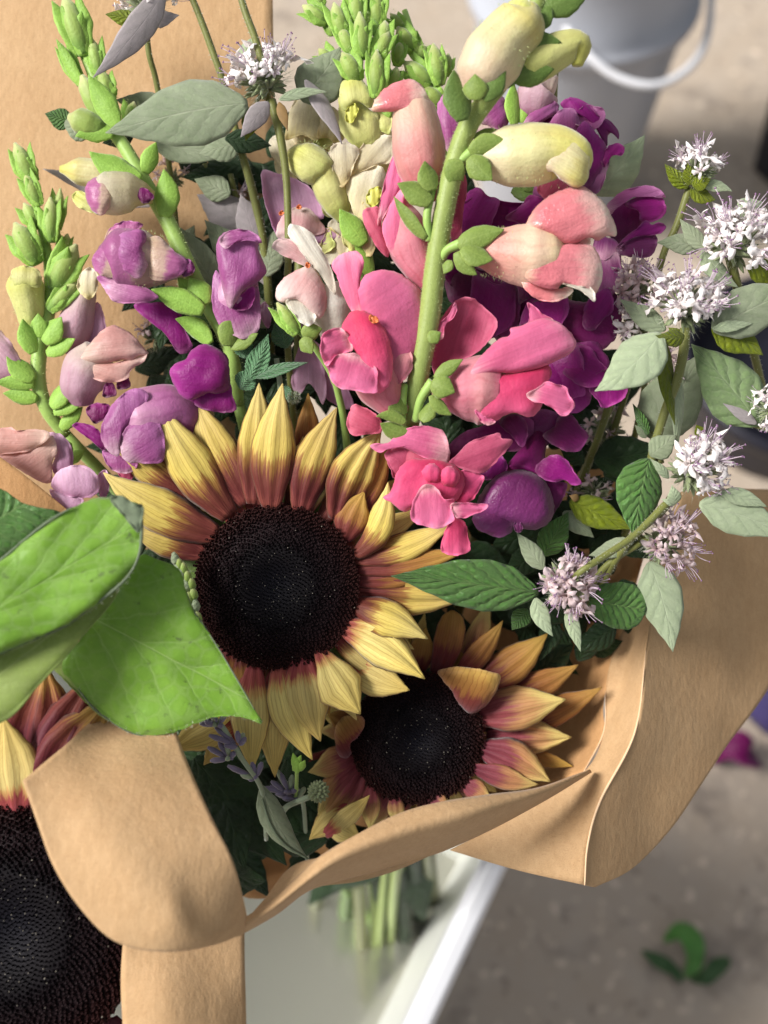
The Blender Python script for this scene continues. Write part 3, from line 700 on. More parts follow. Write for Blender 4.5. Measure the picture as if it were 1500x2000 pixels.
for i in range(n):
    for j in range(n): PF.append((i*(n+1)+j, (i+1)*(n+1)+j, (i+1)*(n+1)+j+1, i*(n+1)+j+1))
wmesh('concrete_floor', PV, PF, CONC, smooth=True, kind='structure')

def ring_verts(c, prof, n=64):
    V = []; 
    for (r, z) in prof:
        for k in range(n): a = 2*math.pi*k/n; V.append((c[0]+r*math.cos(a), c[1]+r*math.sin(a), z))
    F = []
    for i in range(len(prof)-1):
        for k in range(n): F.append((i*n+k, i*n+(k+1) % n, (i+1)*n+(k+1) % n, (i+1)*n+k))
    return V, F
def wtube(pts, r, n=10, m=40, closed=False):
    A = spl([Vector(p) for p in pts], m); V = []; F = []
    for j in range(m):
        T = (A[min(j+1, m-1)]-A[max(j-1, 0)]).normalized(); B = T.cross(Vector((.1, .2, 1))).normalized(); N = B.cross(T)
        for k in range(n): a = 6.28318*k/n; V.append(A[j]+B*math.cos(a)*r+N*math.sin(a)*r)
    for j in range(m-1):
        for k in range(n): F.append((j*n+k, j*n+(k+1) % n, (j+1)*n+(k+1) % n, (j+1)*n+k))
    F.append(tuple(range(n))); F.append(tuple((m-1)*n+k for k in range(n))[::-1])
    return V, F
# white bucket, upper right: its rim ridge crosses photo (1200,165) about 0.21 m above the floor
bc = ground(1170, 118, .235); rb = .098
bc = Vector((bc.x-.004, bc.y+rb, 0))
tb = thing('white_bucket', 'pale white plastic bucket with a hanging bail handle standing on the floor behind the flowers', 'bucket', world=(bc.x, bc.y, 0))
H_ = .36
V, F = ring_verts(bc, [(rb*.0, .012), (rb*.72, .012), (rb*.76, .0), (rb*.78, .006), (rb*.985, .225)])
wmesh('bucket_body', V, F, PLASTW, tb, True)
V, F = ring_verts(bc, [(rb*.985, .225), (rb*1.06, .228), (rb*1.075, .234), (rb*1.06, .240), (rb*1.0, .243), (rb*1.02, .30), (rb*1.05, .345), (rb*1.10, .348), (rb*1.10, .356), (rb*1.02, .358), (rb*1.0, .35), (rb*.95, .24), (rb*.74, .02), (0.001, .018)])
wmesh('bucket_collar', V, F, PLASTW, tb, True)
hp = [ground(1392, -70, .33), ground(1382, 60, .30), ground(1345, 135, .262), ground(1275, 172, .245), ground(1200, 150, .245), ground(1130, 92, .25), ground(1080, 30, .27)]
hp = [Vector((p.x, bc.y-rb*(1.13 if i > 1 else .85 if i == 1 else .4), p.z)) for i, p in enumerate(hp)]
HPX = [(1390, -60, .9), (1383, 55, .80), (1350, 128, .76), (1280, 166, .735), (1200, 146, .735), (1135, 92, .74), (1085, 25, .76)]
def depthpt(x, y, d): return CAMW @ Vector(((x-750)/D0*d, (1000-y)/D0*d, -d))
cd = -((R3.inverted() @ (Vector((bc.x, bc.y-rb*1.15, .24))-Vector(camo.location))).z)
hp = [depthpt(x, y, cd*f) for x, y, f in [(1392, -80, 1.10), (1384, 55, 1.03), (1352, 126, 1.0), (1282, 166, .985), (1200, 148, .985), (1135, 92, .985), (1080, 20, .995)]]
V, F = wtube(hp, .0034, m=60); wmesh('bail_handle', V, F, PLASTB, tb, True)

# black tubs at the right edge
def tub(name, label, cat, c, r0, r1, h, mat, n=40):
    t = thing(name, label, cat, world=(c.x, c.y, 0))
    V, F = ring_verts(c, [(.001, .008), (r0*.96, .008), (r0, .0), (r0*1.01, .01), (r1*.98, h-.02)], n); wmesh('tub_wall', V, F, mat, t, True)
    V, F = ring_verts(c, [(r1*.98, h-.02), (r1*1.04, h-.018), (r1*1.06, h-.01), (r1*1.05, h), (r1*1.0, h), (r1*.96, h-.02), (r0*.94, .012), (.001, .014)], n); wmesh('tub_rim', V, F, mat, t, True)
    return t
c = ground(1600, 300, .18); c = Vector((c.x+.005, c.y, 0))
# tall black vessel at the upper right edge
q = ground(1530, 330, .0)
tub('black_bin', 'dark black bin cut off by the upper right edge of the picture', 'bin', Vector((q.x+.052, q.y+.0, 0)), .085, .105, .20, PLASTK, 6)
q = ground(1515, 775, .0)
tub('black_pot', 'low black plant pot standing behind the white mint blooms', 'pot', Vector((q.x+.0, q.y-.01, 0)), .088, .098, .07, PLASTK)
q = ground(1585, 1400, .0)
tub('blue_bucket', 'dark blue plastic bucket just showing beside the right edge of the paper', 'bucket', Vector((q.x+.0, q.y+.03, 0)), .06, .072, .10, PLASTU)

# rectangular white flower bucket under the bouquet
h = .30
A = ground(974, 1680, h); B_ = ground(806, 2040, h)
dr = (B_-A).normalized(); lf = Vector((dr.y, -dr.x, 0))
if lf.x > 0: lf = -lf
A0 = A - dr*.035; B0 = A + dr*.36; Wd = .30
tc_ = thing('flower_container', 'large white rectangular plastic container holding the bouquet in shallow water', 'container', world=(A.x, A.y, 0))
def boxring(levels, inset_list):
    V = []
    for z, ins in levels:
        for (s, t_) in ((0, 0), (1, 0), (1, 1), (0, 1)):
            p = A0.lerp(B0, s) + lf*Wd*t_
            p = p + dr*(ins if s == 0 else -ins) + lf*(ins if t_ == 0 else -ins); V.append((p.x, p.y, z))
    F = []
    for i in range(len(levels)-1):
        for k in range(4): F.append((i*4+k, i*4+(k+1) % 4, (i+1)*4+(k+1) % 4, (i+1)*4+k))
    return V, F
V, F = boxring([(.002, .050), (h-.03, .006)], 0); F.append((3, 2, 1, 0)); wmesh('outer_wall', V, F, PLASTB, tc_)
V, F = boxring([(h-.026, .003), (h-.026, -.0045), (h-.004, -.0050), (h, -.0030), (h+.001, .0030), (h-.003, .0038), (h-.003, .0075), (h-.02, .009)], 0); wmesh('rim', V, F, PLASTB, tc_, bevel=.0008)
V, F = boxring([(h-.019, .0091), (.012, .052)], 0); F.append((4, 5, 6, 7)); wmesh('inner_wall', V, F, INNER, tc_)
V, F = boxring([(.20, .0205)], 0); wmesh('water', V, [(0, 1, 2, 3)], WATER, tc_)

# torn leaf and petals fallen on the floor
def wfloor_leaf(name, label, cat, pts, mat, wd, lift=.02):
    pass
gc = ground(1340, 1870, 0)
tl = thing('fallen_leaf', 'curled torn green leaf lying alone on the concrete floor', 'leaf', world=(gc.x, gc.y, 0))
def wstrip(name, parent, px, wdt, mat, hts, wv=.4):
    """curling strip standing just above the floor"""
    cpts = [ground(x, y, 0)+Vector((0, 0, hh)) for (x, y), hh in zip(px, hts)]
    A_ = spl(cpts, 26); V = []; F = []
    for j, p in enumerate(A_):
        T = (A_[min(j+1, 25)]-A_[max(j-1, 0)]).normalized(); sd = T.cross(Vector((0, 0, 1))).normalized()
        k = math.sin(math.pi*min(1, max(0, j/25)))**.6*wdt; tl_ = math.sin(j*.45)*wv
        for i in range(5):
            s = -1+i*.5; V.append(p+sd*k*s*math.cos(tl_)+Vector((0, 0, 1))*(k*abs(s)*.35+k*s*math.sin(tl_)+k*1.0))
    for j in range(25):
        for i in range(4): F.append((j*5+i, j*5+i+1, (j+1)*5+i+1, (j+1)*5+i))
    o = wmesh(name, V, F, mat, parent, True); md = o.modifiers.new('t', 'SOLIDIFY'); md.thickness = .0006
    return o
FL = m_plain('scrap_green', K(86, 140, 62), .45, .35, 90, .3, transl=.2); FLD = m_plain('scrap_dark', K(52, 84, 42), .5, .3, 90, .3)
wstrip('leaf_blade', tl, [(1292, 1842), (1318, 1826), (1340, 1850), (1348, 1885), (1335, 1912)], .0075, FL, [.004, .010, .012, .006, .002], wv=.25)
wstrip('leaf_midrib', tl, [(1250, 1858), (1280, 1880), (1312, 1898), (1330, 1922)], .005, FLD, [.004, .003, .003, .002])
wstrip('leaf_tip', tl, [(1345, 1915), (1372, 1912), (1395, 1890), (1425, 1880)], .006, FLD, [.002, .004, .008, .005])
for (x, y, r, lb) in ((1432, 1492, .012, 'blurred magenta petal fallen on the floor beside the blue bucket'),):
    g = ground(x, y, 0); t_ = thing('fallen_petal', lb, 'petal', world=(g.x, g.y, 0))
    wstrip('petal_blade', t_, [(x-52, y+2), (x-18, y-14), (x+18, y+6), (x+46, y-6)], r, PURP, [.004, .014, .012, .004])
# ================================================================ kraft paper wrap
wrap = thing('paper_wrap', 'brown kraft paper wrapped around the bouquet with flared folded edges', 'wrapping paper', (700, 1500, -300))
PW = dict(wr=(5, 190), thick=.8)
sheet('back_sheet', wrap, [
    [(-260, -260, -330), (-260, 300, -320), (-240, 800, -320), (-200, 1300, -360)],
    [(60, -260, -285), (60, 300, -275), (70, 800, -300), (160, 1300, -460)],
    [(330, -260, -250), (330, 300, -262), (340, 800, -340), (420, 1350, -560)],
    [(532, -260, -215), (534, 90, -240), (548, 500, -330), (600, 1400, -620)]], PAPER, nu=40, nv=50, label='pale paper standing behind the flowers at upper left', **PW)
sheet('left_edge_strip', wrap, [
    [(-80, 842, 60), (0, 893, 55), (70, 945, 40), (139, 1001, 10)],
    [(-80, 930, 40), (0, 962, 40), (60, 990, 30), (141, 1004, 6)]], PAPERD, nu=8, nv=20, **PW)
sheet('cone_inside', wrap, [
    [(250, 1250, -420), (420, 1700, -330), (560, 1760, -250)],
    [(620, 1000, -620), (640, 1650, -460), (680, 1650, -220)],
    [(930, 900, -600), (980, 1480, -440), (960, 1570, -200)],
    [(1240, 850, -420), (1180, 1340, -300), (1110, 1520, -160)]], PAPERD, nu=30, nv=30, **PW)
cl = [(1330, 960, -190), (1285, 1130, -150), (1262, 1270, -120), (1240, 1430, -75), (1172, 1565, -40), (1148, 1650, -10), (1142, 1729, 0)]
cl2 = [(1230, 1180, -250), (1196, 1280, -215), (1183, 1350, -190), (1179, 1430, -160), (1140, 1508, -110), (1010, 1592, -80), (878, 1660, -70)]
sheet('right_flap', wrap, [cl,
    [(1400, 955, -236), (1365, 1150, -206), (1345, 1290, -182), (1312, 1450, -142), (1240, 1590, -100), (1190, 1670, -50), (1148, 1731, -5)],
    [(1480, 955, -300), (1455, 1140, -276), (1430, 1290, -254), (1370, 1450, -194), (1290, 1590, -146), (1220, 1690, -80), (1160, 1733, -18)],
    [(1620, 960, -440), (1580, 1150, -390), (1512, 1325, -326), (1412, 1468, -232), (1310, 1618, -168), (1240, 1692, -100), (1166, 1731, -28)]], PAPER, nu=36, nv=60, label='broad flap flaring out to the right below the mint sprigs', wr=(6, 120), thick=.8)
sheet('right_panel', wrap, [cl2,
    [(1280, 1070, -230), (1232, 1270, -190), (1214, 1390, -140), (1190, 1480, -100), (1110, 1590, -70), (1060, 1650, -40), (1000, 1697, -35)],
    cl], PAPER, nu=24, nv=60, wr=(3, 120), thick=.8)
tube('crease', wrap, [(x, y, z+2) for x, y, z in cl[2:]], [.6, 2.0, 2.6, 2.4, 1.6], CREASE, n=6, nv=50)
tube('crease', wrap, [(x, y, z+2) for x, y, z in cl2[2:5]], [.6, 2.0, 1.2], CREASE, n=6, nv=40)
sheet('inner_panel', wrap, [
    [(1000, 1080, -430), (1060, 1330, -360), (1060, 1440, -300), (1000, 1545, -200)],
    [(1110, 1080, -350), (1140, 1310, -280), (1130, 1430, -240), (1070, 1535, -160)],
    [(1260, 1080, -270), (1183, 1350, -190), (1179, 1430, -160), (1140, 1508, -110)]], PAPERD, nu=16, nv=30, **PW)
rim = [(462, 1806, 250), (500, 1775, 240), (548, 1712, 215), (590, 1682, 205), (640, 1672, 200), (700, 1632, 180), (770, 1592, 155), (850, 1566, 130), (950, 1552, 95), (1050, 1537, 50), (1110, 1520, 0), (1152, 1500, -60)]
sheet('front_edge_back_layer', wrap, [
    [(500, 1778, 180), (560, 1735, 165), (640, 1690, 150), (740, 1630, 130), (900, 1590, 90)],
    [(520, 1790, 150), (600, 1738, 140), (700, 1722, 120), (790, 1694, 90), (900, 1640, 50)]], PAPER, nu=10, nv=40, **PW)
sheet('front_edge', wrap, [
    [(464, 1800, 262), (520, 1765, 255), (570, 1722, 248), (625, 1672, 240), (700, 1628, 226), (780, 1588, 186), (860, 1566, 160), (950, 1552, 120), (1050, 1538, 60), (1152, 1503, -60)],
    [(464, 1814, 276), (530, 1775, 278), (600, 1722, 270), (660, 1682, 255), (740, 1650, 232), (820, 1622, 205), (900, 1600, 175), (980, 1575, 130), (1070, 1545, 60), (1154, 1505, -62)],
    [(464, 1830, 262), (540, 1786, 226), (600, 1742, 192), (660, 1722, 160), (740, 1702, 112), (820, 1678, 76), (880, 1657, 52), (980, 1610, 10), (1075, 1558, -35), (1156, 1508, -90)]],
    PAPER, nu=20, nv=70, label='long folded front edge running up from lower left', wr=(3, 120), thick=.8)
sheet('front_edge_lining', wrap, [
    [(478, 1800, 255), (520, 1752, 240), (556, 1704, 222), (590, 1683, 214), (640, 1673, 208)],
    [(480, 1812, 262), (530, 1765, 256), (575, 1722, 246), (610, 1690, 236), (648, 1664, 226)]], PAPER, nu=8, nv=30, wr=(1, 60), thick=1.2)
sheet('corner_flap', wrap, [
    [(44, 1525, 325), (75, 1612, 365), (105, 1690, 380), (150, 1765, 390), (205, 1826, 395), (262, 1852, 392), (340, 1858, 380), (420, 1844, 335), (478, 1822, 282)],
    [(120, 1462, 262), (170, 1560, 340), (210, 1640, 378), (255, 1710, 396), (300, 1765, 400), (345, 1800, 398), (390, 1828, 372), (440, 1824, 330), (478, 1812, 284)],
    [(206, 1396, 150), (250, 1500, 285), (295, 1590, 345), (340, 1670, 370), (375, 1730, 370), (405, 1776, 360), (436, 1798, 340), (462, 1804, 312), (479, 1800, 284)],
    [(332, 1395, 150), (362, 1480, 240), (392, 1550, 300), (425, 1620, 335), (448, 1665, 344), (462, 1705, 338), (471, 1742, 322), (477, 1768, 298), (481, 1788, 282)]],
    PAPER, nu=40, nv=60, label='near paper corner curling over the dark sunflower at lower left', wr=(5, 150), thick=1.6)
sheet('lower_skirt', wrap, [
    [(243, 1800, 250), (236, 1900, 262), (238, 1980, 275), (246, 2100, 280)],
    [(330, 1800, 225), (325, 1900, 262), (326, 1980, 280), (330, 2100, 285)],
    [(420, 1790, 200), (418, 1900, 230), (420, 1980, 245), (425, 2100, 250)],
    [(477, 1780, 200), (478, 1880, 205), (480, 1960, 205), (482, 2100, 200)]], PAPER, nu=24, nv=24, wr=(5, 120), thick=1.5)

# ================================================================ sunflowers
sf = thing('sunflower', 'largest fully visible sunflower with yellow and brick-red petals in the middle of the bouquet', 'sunflower', (540, 1145, -40))
seed_disc(sf, (540, 1146, 6), 161, (-.03, .02, 1), n=1700, seed=1)
DSK = [
 ((497, 985, 0), (506, 748, -2), 84, RAY, dict(bend=6, lift=20, roll=-10)),
 ((600, 925, -30), (602, 768, -30), 56, RAYO, dict(lift=10)),
 ((480, 985, -6), (372, 772, -4), 92, RAY, dict(bend=-10, lift=18, roll=8, tipcurl=-.12)),
 ((372, 970, -14), (213, 847, 4), 78, RAY, dict(bend=-6, lift=16, pleat=.12)),
 ((675, 1025, -6), (762, 868, -10), 70, RAYO, dict(bend=6, lift=12)),
 ((660, 1016, -2), (745, 838, 12), 104, RAY, dict(bend=-14, lift=24, roll=-14, pleat=.12)),
 ((587, 1003, 2), (658, 796, 10), 88, RAY, dict(bend=-12, lift=24, roll=-10)),
 ((528, 995, 6), (552, 749, 24), 94, RAY, dict(bend=-14, lift=30, roll=4, cup=.3)),
 ((450, 1008, 2), (313, 790, 16), 100, RAY, dict(bend=-20, lift=30, roll=-6, cup=.3)),
 ((398, 1082, -10), (248, 1034, -8), 76, RAY, dict(bend=8, lift=10)),
 ((425, 1045, 0), (202, 923, 12), 98, RAY, dict(bend=-26, lift=24, cup=.32, pleat=.12)),
 ((388, 1052, -14), (140, 985, -14), 56, RAYY, dict(bend=-5, lift=12)),
 ((672, 1056, -2), (712, 960, 6), 76, RAYO, dict(bend=-6, lift=18)),
 ((690, 1082, 0), (758, 942, 26), 64, RAY, dict(bend=34, lift=24, roll=40, twist=-50, cup=.5)),
 ((690, 1090, -8), (888, 1018, 0), 66, RAY, dict(bend=22, lift=18, roll=20)),
 ((695, 1112, -6), (918, 1072, 2), 52, RAYO, dict(bend=8, lift=16, roll=16)),
 ((695, 1135, -8), (850, 1118, -2), 52, RAYO, dict(bend=0, lift=12)),
 ((694, 1150, -14), (918, 1166, -8), 96, RAY, dict(bend=10, lift=14, roll=-12, pleat=.12)),
 ((682, 1178, 0), (836, 1248, 28), 88, RAY, dict(bend=-26, lift=34, roll=18, twist=20, cup=.5)),
 ((680, 1290, -24), (800, 1348, -8), 84, RAYY, dict(bend=12, lift=16)),
 ((662, 1224, 6), (830, 1326, 30), 92, RAYY, dict(bend=-22, lift=42, roll=-12, cup=.5, twist=24, pleat=.15)),
 ((620, 1262, 8), (704, 1395, 34), 104, RAYY, dict(bend=-4, lift=30, roll=26, cup=.25, prof=[(0, .2), (.2, .45), (.45, .85), (.62, 1), (.8, .62), (.93, .22), (1, .02)])),
 ((540, 1310, -12), (537, 1518, -8), 80, RAYY, dict(bend=6, lift=16)),
 ((470, 1400, -40), (334, 1466, -30), 88, RAYY, dict(bend=10, lift=14)),
 ((470, 1420, -50), (398, 1494, -44), 60, RAYY, dict(bend=6, lift=14)),
 ((496, 1300, 0), (494, 1507, 8), 84, RAYY, dict(bend=8, lift=24, roll=8)),
 ((548, 1292, 4), (610, 1484, 14), 92, RAYY, dict(bend=24, lift=28, roll=-8, pleat=.10)),
 ((588, 1278, 8), (626, 1448, 26), 104, RAYY, dict(bend=18, lift=34, roll=-6, cup=.34, pleat=.12)),
 ((470, 1278, -6), (478, 1350, 0), 40, RAYO, dict(lift=10)),
 ((445, 1255, -8), (440, 1340, -6), 50, RAYO, dict(lift=8)),
]
rnd = random.Random(12)
for k in range(26):
    a = k*6.283/26+rnd.uniform(-.08, .08)
    if 2.2 < a < 3.6: continue
    L_ = rnd.uniform(150, 195)*(1.12 if math.sin(a) < 0 else .92); c_, s_ = math.cos(a), math.sin(a)
    ray(sf, (540+132*c_, 1146+132*s_, -24), (540+(138+L_)*c_, 1146+(138+L_)*s_*.97, rnd.uniform(-44, -22)), rnd.uniform(54, 76), rnd.choice([RAY, RAYY, RAYO, RAYY]), bend=rnd.uniform(-14, 14), lift=rnd.uniform(4, 18), roll=rnd.uniform(-25, 25), tipcurl=rnd.uniform(-.15, .1))
for b, t, w_, m, kw in DSK: ray(sf, b, t, w_, m, **kw)
tube('stem', sf, [(545, 1160, -30), (600, 1250, -220), (690, 1560, -700), (730, 1760, -1500), (720, 1960, -2300)], [20, 17, 15, 14], STEM, n=12, nv=40)
for k in range(18):
    a = k*.349; b = (540+130*math.cos(a), 1146+130*math.sin(a), -34); t = (540+215*math.cos(a+.05), 1146+215*math.sin(a+.05), -66)
    sep(sf, b, t, 60, SEPD, lift=6, name='bract')

s2 = thing('sunflower', 'smaller sunflower with rosy curled petals tucked against the front paper edge', 'sunflower', (815, 1440, -150))
seed_disc(s2, (815, 1442, -112), 138, (.04, -.02, 1), n=1400, seed=2, dome=.26)
for b, t, w_, m, kw in [
 ((905, 1318, -160), (955, 1170, -150), 56, RAYP, dict(bend=6, lift=10)),
 ((850, 1318, -135), (884, 1192, -120), 66, RAYO, dict(bend=14, lift=18, roll=12, prof=PR_ROUND)),
 ((815, 1315, -150), (832, 1225, -140), 60, RAYO, dict(lift=10)),
 ((888, 1330, -140), (982, 1212, -120), 58, RAYO, dict(bend=12, lift=18, roll=-12)),
 ((925, 1345, -150), (1070, 1237, -130), 84, RAYO, dict(bend=10, lift=18, roll=14)),
 ((965, 1372, -160), (1130, 1298, -145), 72, RAYO, dict(bend=12, lift=16)),
 ((975, 1420, -165), (1176, 1342, -150), 72, RAYO, dict(bend=18, lift=12, roll=10)),
 ((925, 1398, -130), (1105, 1366, -100), 100, RAYP, dict(bend=-2, lift=24, cup=.3, roll=6)),
 ((950, 1440, -150), (1116, 1440, -135), 88, RAYP, dict(bend=0, lift=20, pleat=.16)),
 ((1010, 1470, -160), (1120, 1497, -150), 36, RAYO, dict(lift=8)),
 ((935, 1462, -120), (1075, 1527, -92), 92, RAYP, dict(bend=-14, lift=26, cup=.35, pleat=.14)),
 ((922, 1500, -118), (1052, 1532, -92), 60, RAYP, dict(bend=12, lift=24, roll=-20)),
 ((905, 1530, -120), (960, 1562, -105), 50, RAYP, dict(lift=10)),
 ((830, 1555, -120), (878, 1590, -100), 60, RAYP, dict(lift=12)),
 ((770, 1552, -118), (776, 1600, -92), 38, RAYP, dict(lift=14, prof=PR_ROUND)),
 ((725, 1535, -122), (722, 1622, -100), 46, RAYP, dict(lift=12)),
 ((705, 1500, -130), (618, 1606, -112), 104, RAYP, dict(bend=-8, lift=20, pleat=.16)),
 ((700, 1470, -140), (602, 1508, -120), 78, RAYP, dict(bend=-10, lift=24, roll=12)),
 ((690, 1580, -118), (604, 1640, -100), 66, RAYY, dict(bend=10, lift=12)),
 ((634, 1632, -104), (722, 1553, -78), 50, RAYY, dict(bend=8, lift=14, roll=-14)),
 ((640, 1600, -112), (705, 1640, -92), 64, RAYY, dict(bend=0, lift=14)),
 ((650, 1470, -165), (560, 1532, -160), 62, RAYO, dict(bend=-10, lift=12)),
 ((700, 1420, -150), (640, 1395, -150), 60, RAYO, dict(lift=12)),
]: ray(s2, b, t, w_, m, **kw)
patch('petal', s2, [(855, 1312), (880, 1303), (922, 1304), (965, 1314), (978, 1322), (968, 1352), (945, 1381), (920, 1393), (898, 1378), (884, 1352), (868, 1332)], -70, RAYO, bulge=20, tilt=(.1, -.3), base=(905, 1385), tip=(940, 1305), curl=-12)
patch('petal', s2, [(658, 1468), (654, 1432), (664, 1405), (688, 1397), (709, 1400), (711, 1420), (696, 1442), (682, 1455), (686, 1472), (672, 1482)], -80, RAYO, bulge=14, tilt=(.2, 0), base=(700, 1460), tip=(662, 1400), curl=-8)
for k in range(22):
    a = k*6.283/22+rnd.uniform(-.1, .1); c_, s_ = math.cos(a), math.sin(a)
    if 3.6 < a < 4.6: continue
    L_ = rnd.uniform(110, 150)*(.62 if s_ > .3 or c_ < -.3 else 1.0)
    ray(s2, (815+112*c_, 1442+108*s_, -150), (815+(118+L_)*c_, 1442+(112+L_)*s_*.95, rnd.uniform(-185, -160)), rnd.uniform(46, 64), rnd.choice([RAYP, RAYY, RAYO]), bend=rnd.uniform(-12, 12), lift=rnd.uniform(4, 14), roll=rnd.uniform(-25, 25))
tube('stem', s2, [(820, 1460, -150), (800, 1560, -350), (775, 1700, -900), (765, 1800, -1600), (760, 1900, -2300)], [18, 15, 14, 13], STEM, n=12, nv=40)

s3 = thing('sunflower', 'nearest sunflower, out of focus and cut off by the left edge behind the paper corner', 'sunflower', (30, 1810, 120))
seed_disc(s3, (24, 1812, 170), 236, (-.08, .08, 1), n=2500, seed=3, dome=.24)
for b, t, w_, m, kw in [
 ((-10, 1590, 150), (-40, 1380, 160), 110, RAYY, dict(lift=20)),
 ((30, 1600, 160), (6, 1400, 185), 120, RAYY, dict(lift=24, bend=10)),
 ((80, 1590, 165), (215, 1365, 165), 150, RAYB, dict(lift=30, bend=-14, pleat=.16)),
 ((140, 1640, 150), (300, 1480, 150), 110, RAYB, dict(lift=20)),
 ((-20, 1560, 130), (-30, 1330, 140), 120, RAYB, dict(lift=20)),
 ((60, 1570, 120), (90, 1300, 130), 190, RAYB, dict(lift=24, pleat=.14)),
 ((110, 1580, 150), (190, 1310, 140), 170, RAYB, dict(lift=34, bend=-10, pleat=.18)),
 ((225, 1780, 140), (380, 1720, 120), 90, RAYB, dict(lift=20)),
 ((238, 1900, 130), (300, 1960, 90), 90, RAYB, dict(lift=20)),
 ((210, 1990, 130), (260, 2100, 90), 90, RAYB, dict(lift=20)),
]: ray(s3, b, t, w_, m, **kw)

# broad green leaves at left
lf = thing('leafy_stem', 'two broad bright green leaves with grey frayed edges overlapping the big sunflower at left', 'leaves', (0, 1300, 200))
LA = [(-90, 1150), (0, 1097), (43, 1060), (95, 1020), (140, 992), (200, 972), (245, 978), (277, 988), (277, 1035), (270, 1085), (250, 1125), (215, 1158), (165, 1196), (120, 1225), (60, 1250), (0, 1275), (-90, 1300)]
patch('leaf', lf, LA, 322, BIGL, bulge=12, tilt=(-.10, .10), base=(-140, 1250), tip=(275, 1000), curl=-16, wr=(12, 55), thick=1.6, n=110, rings=16, ruf=6, ej=2.6, rim=0, label='upper leaf, its edge torn and grey')
LB = [(120, 1300), (150, 1258), (185, 1200), (225, 1150), (266, 1086), (310, 1093), (350, 1113), (362, 1150), (378, 1192), (402, 1228), (432, 1275), (460, 1322), (480, 1355), (497, 1386), (513, 1413), (478, 1402), (440, 1400), (400, 1406), (350, 1425), (292, 1438), (250, 1428), (210, 1405), (178, 1376), (150, 1345)]
patch('leaf', lf, LB, 200, BIGL, bulge=10, tilt=(-.04, -.04), base=(120, 1205), tip=(512, 1412), curl=-6, wr=(12, 60), thick=1.6, ej=1.8, n=120, rings=16, seed=3, label='lower leaf with a pointed tip')
patch('leaf_underside', lf, [(-90, 1290), (0, 1273), (60, 1250), (130, 1220), (185, 1184), (232, 1146), (218, 1178), (172, 1230), (122, 1290), (72, 1342), (40, 1382), (5, 1410), (-90, 1440)], 296, LFU, bulge=14, tilt=(0, .25), base=(-90, 1400), tip=(230, 1150), wr=(5, 50), thick=2.0, n=80)
patch('leaf_underside', lf, [(104, 1302), (125, 1272), (152, 1250), (152, 1300), (165, 1340), (215, 1408), (180, 1385), (150, 1352), (122, 1325)], 192, LFU, bulge=6, base=(104, 1302), tip=(215, 1408), wr=(2, 40), thick=2.0)
tube('frayed_edge', lf, [(-60, 1296, 300), (0, 1275, 308), (60, 1250, 312), (120, 1225, 314), (165, 1195, 312), (215, 1158, 310), (250, 1125, 306), (271, 1085, 306), (277, 1035, 306), (277, 988, 306)], [2, 2.8, 2, 3, 2.2, 2.8, 2, 3, 1.4], GREYE, n=7, nv=90)
tube('frayed_edge', lf, [(-60, 1130, 320), (0, 1094, 318), (43, 1058, 318), (95, 1018, 316), (140, 991, 314)], [1.8, 2.6, 1.9, 2.6, 1.2], GREYE, n=7, nv=60)
tube('frayed_edge', lf, [(152, 1345, 200), (180, 1380, 200), (214, 1407, 200), (252, 1430, 202), (292, 1440, 202)], [1, 1.8, 1.4, 1], GREYE, n=7, nv=50)
tube('frayed_edge', lf, [(362, 1150, 200), (378, 1192, 202), (402, 1228, 204), (432, 1275, 206), (460, 1322, 204), (497, 1386, 198)], [1, 1.6, 1.2, 1.6, .8], GREYE, n=7, nv=50)
patch('dry_tip', lf, [(214, 972), (240, 970), (262, 985), (279, 987), (278, 1012), (270, 1040), (250, 1018), (230, 994)], 322, GREYE, bulge=4, wr=(3, 14), thick=2)
patch('leaf', lf, [(-60, 940), (0, 955), (50, 985), (118, 1001), (96, 1022), (50, 1056), (0, 1100), (-60, 1140)], 240, MINTD, bulge=14, base=(-60, 1100), tip=(118, 1001), wr=(6, 40), thick=2)
hairs(lf, [(-60, 1296, 300), (60, 1250, 312), (165, 1195, 312), (250, 1125, 306), (277, 1035, 306), (277, 988, 306)], [3, 4], HAIRG, n=300, ln=5, wd=.3)
hairs(lf, [(152, 1345, 204), (214, 1407, 204), (292, 1440, 206), (350, 1426, 204), (400, 1406, 204), (478, 1402, 200), (512, 1412, 198)], [2, 2], HAIRG, n=260, ln=5, wd=.3)
tube('stem', lf, [(-120, 1380, 200), (-40, 1290, 190), (130, 1215, 196)], [10, 6], STEML, n=10, nv=20)
# ================================================================ the tall pink snapdragon in front
def flower(th, q, name='flower', label=None):
    o = bpy.data.objects.new(name, None); C.objects.link(o); o.parent = th; o.empty_display_size = .003
    if label: o['label'] = label
    return o
pk = thing('snapdragon', 'tall pink snapdragon with a thick pale green stem standing in front of the bouquet', 'snapdragon', (800, 850, 20))
ST = [(1075, -70, 190), (1010, 110, 175), (950, 195, 160), (915, 245, 150), (888, 320, 140), (866, 420, 128), (850, 520, 112), (840, 610, 96), (822, 710, 76), (800, 830, 40)]
tube('stem', pk, ST, [13, 15, 17, 18, 19, 19, 20, 20, 18], STEM, n=18, nv=70)
tube('stem', pk, [(800, 826, 40), (790, 900, -60), (775, 1200, -400), (760, 1600, -900), (745, 1780, -1500), (735, 1900, -2200)], [18, 15, 14, 13], STEM, n=12, nv=40)
hairs(pk, ST, [13, 15, 17, 18, 19, 19, 20, 20, 18], HAIR, n=6500, ln=4.6, wd=.32)
def P_(par, pts, z, mat, **kw): return patch(kw.pop('name', 'petal'), par, pts, z, mat, **kw)
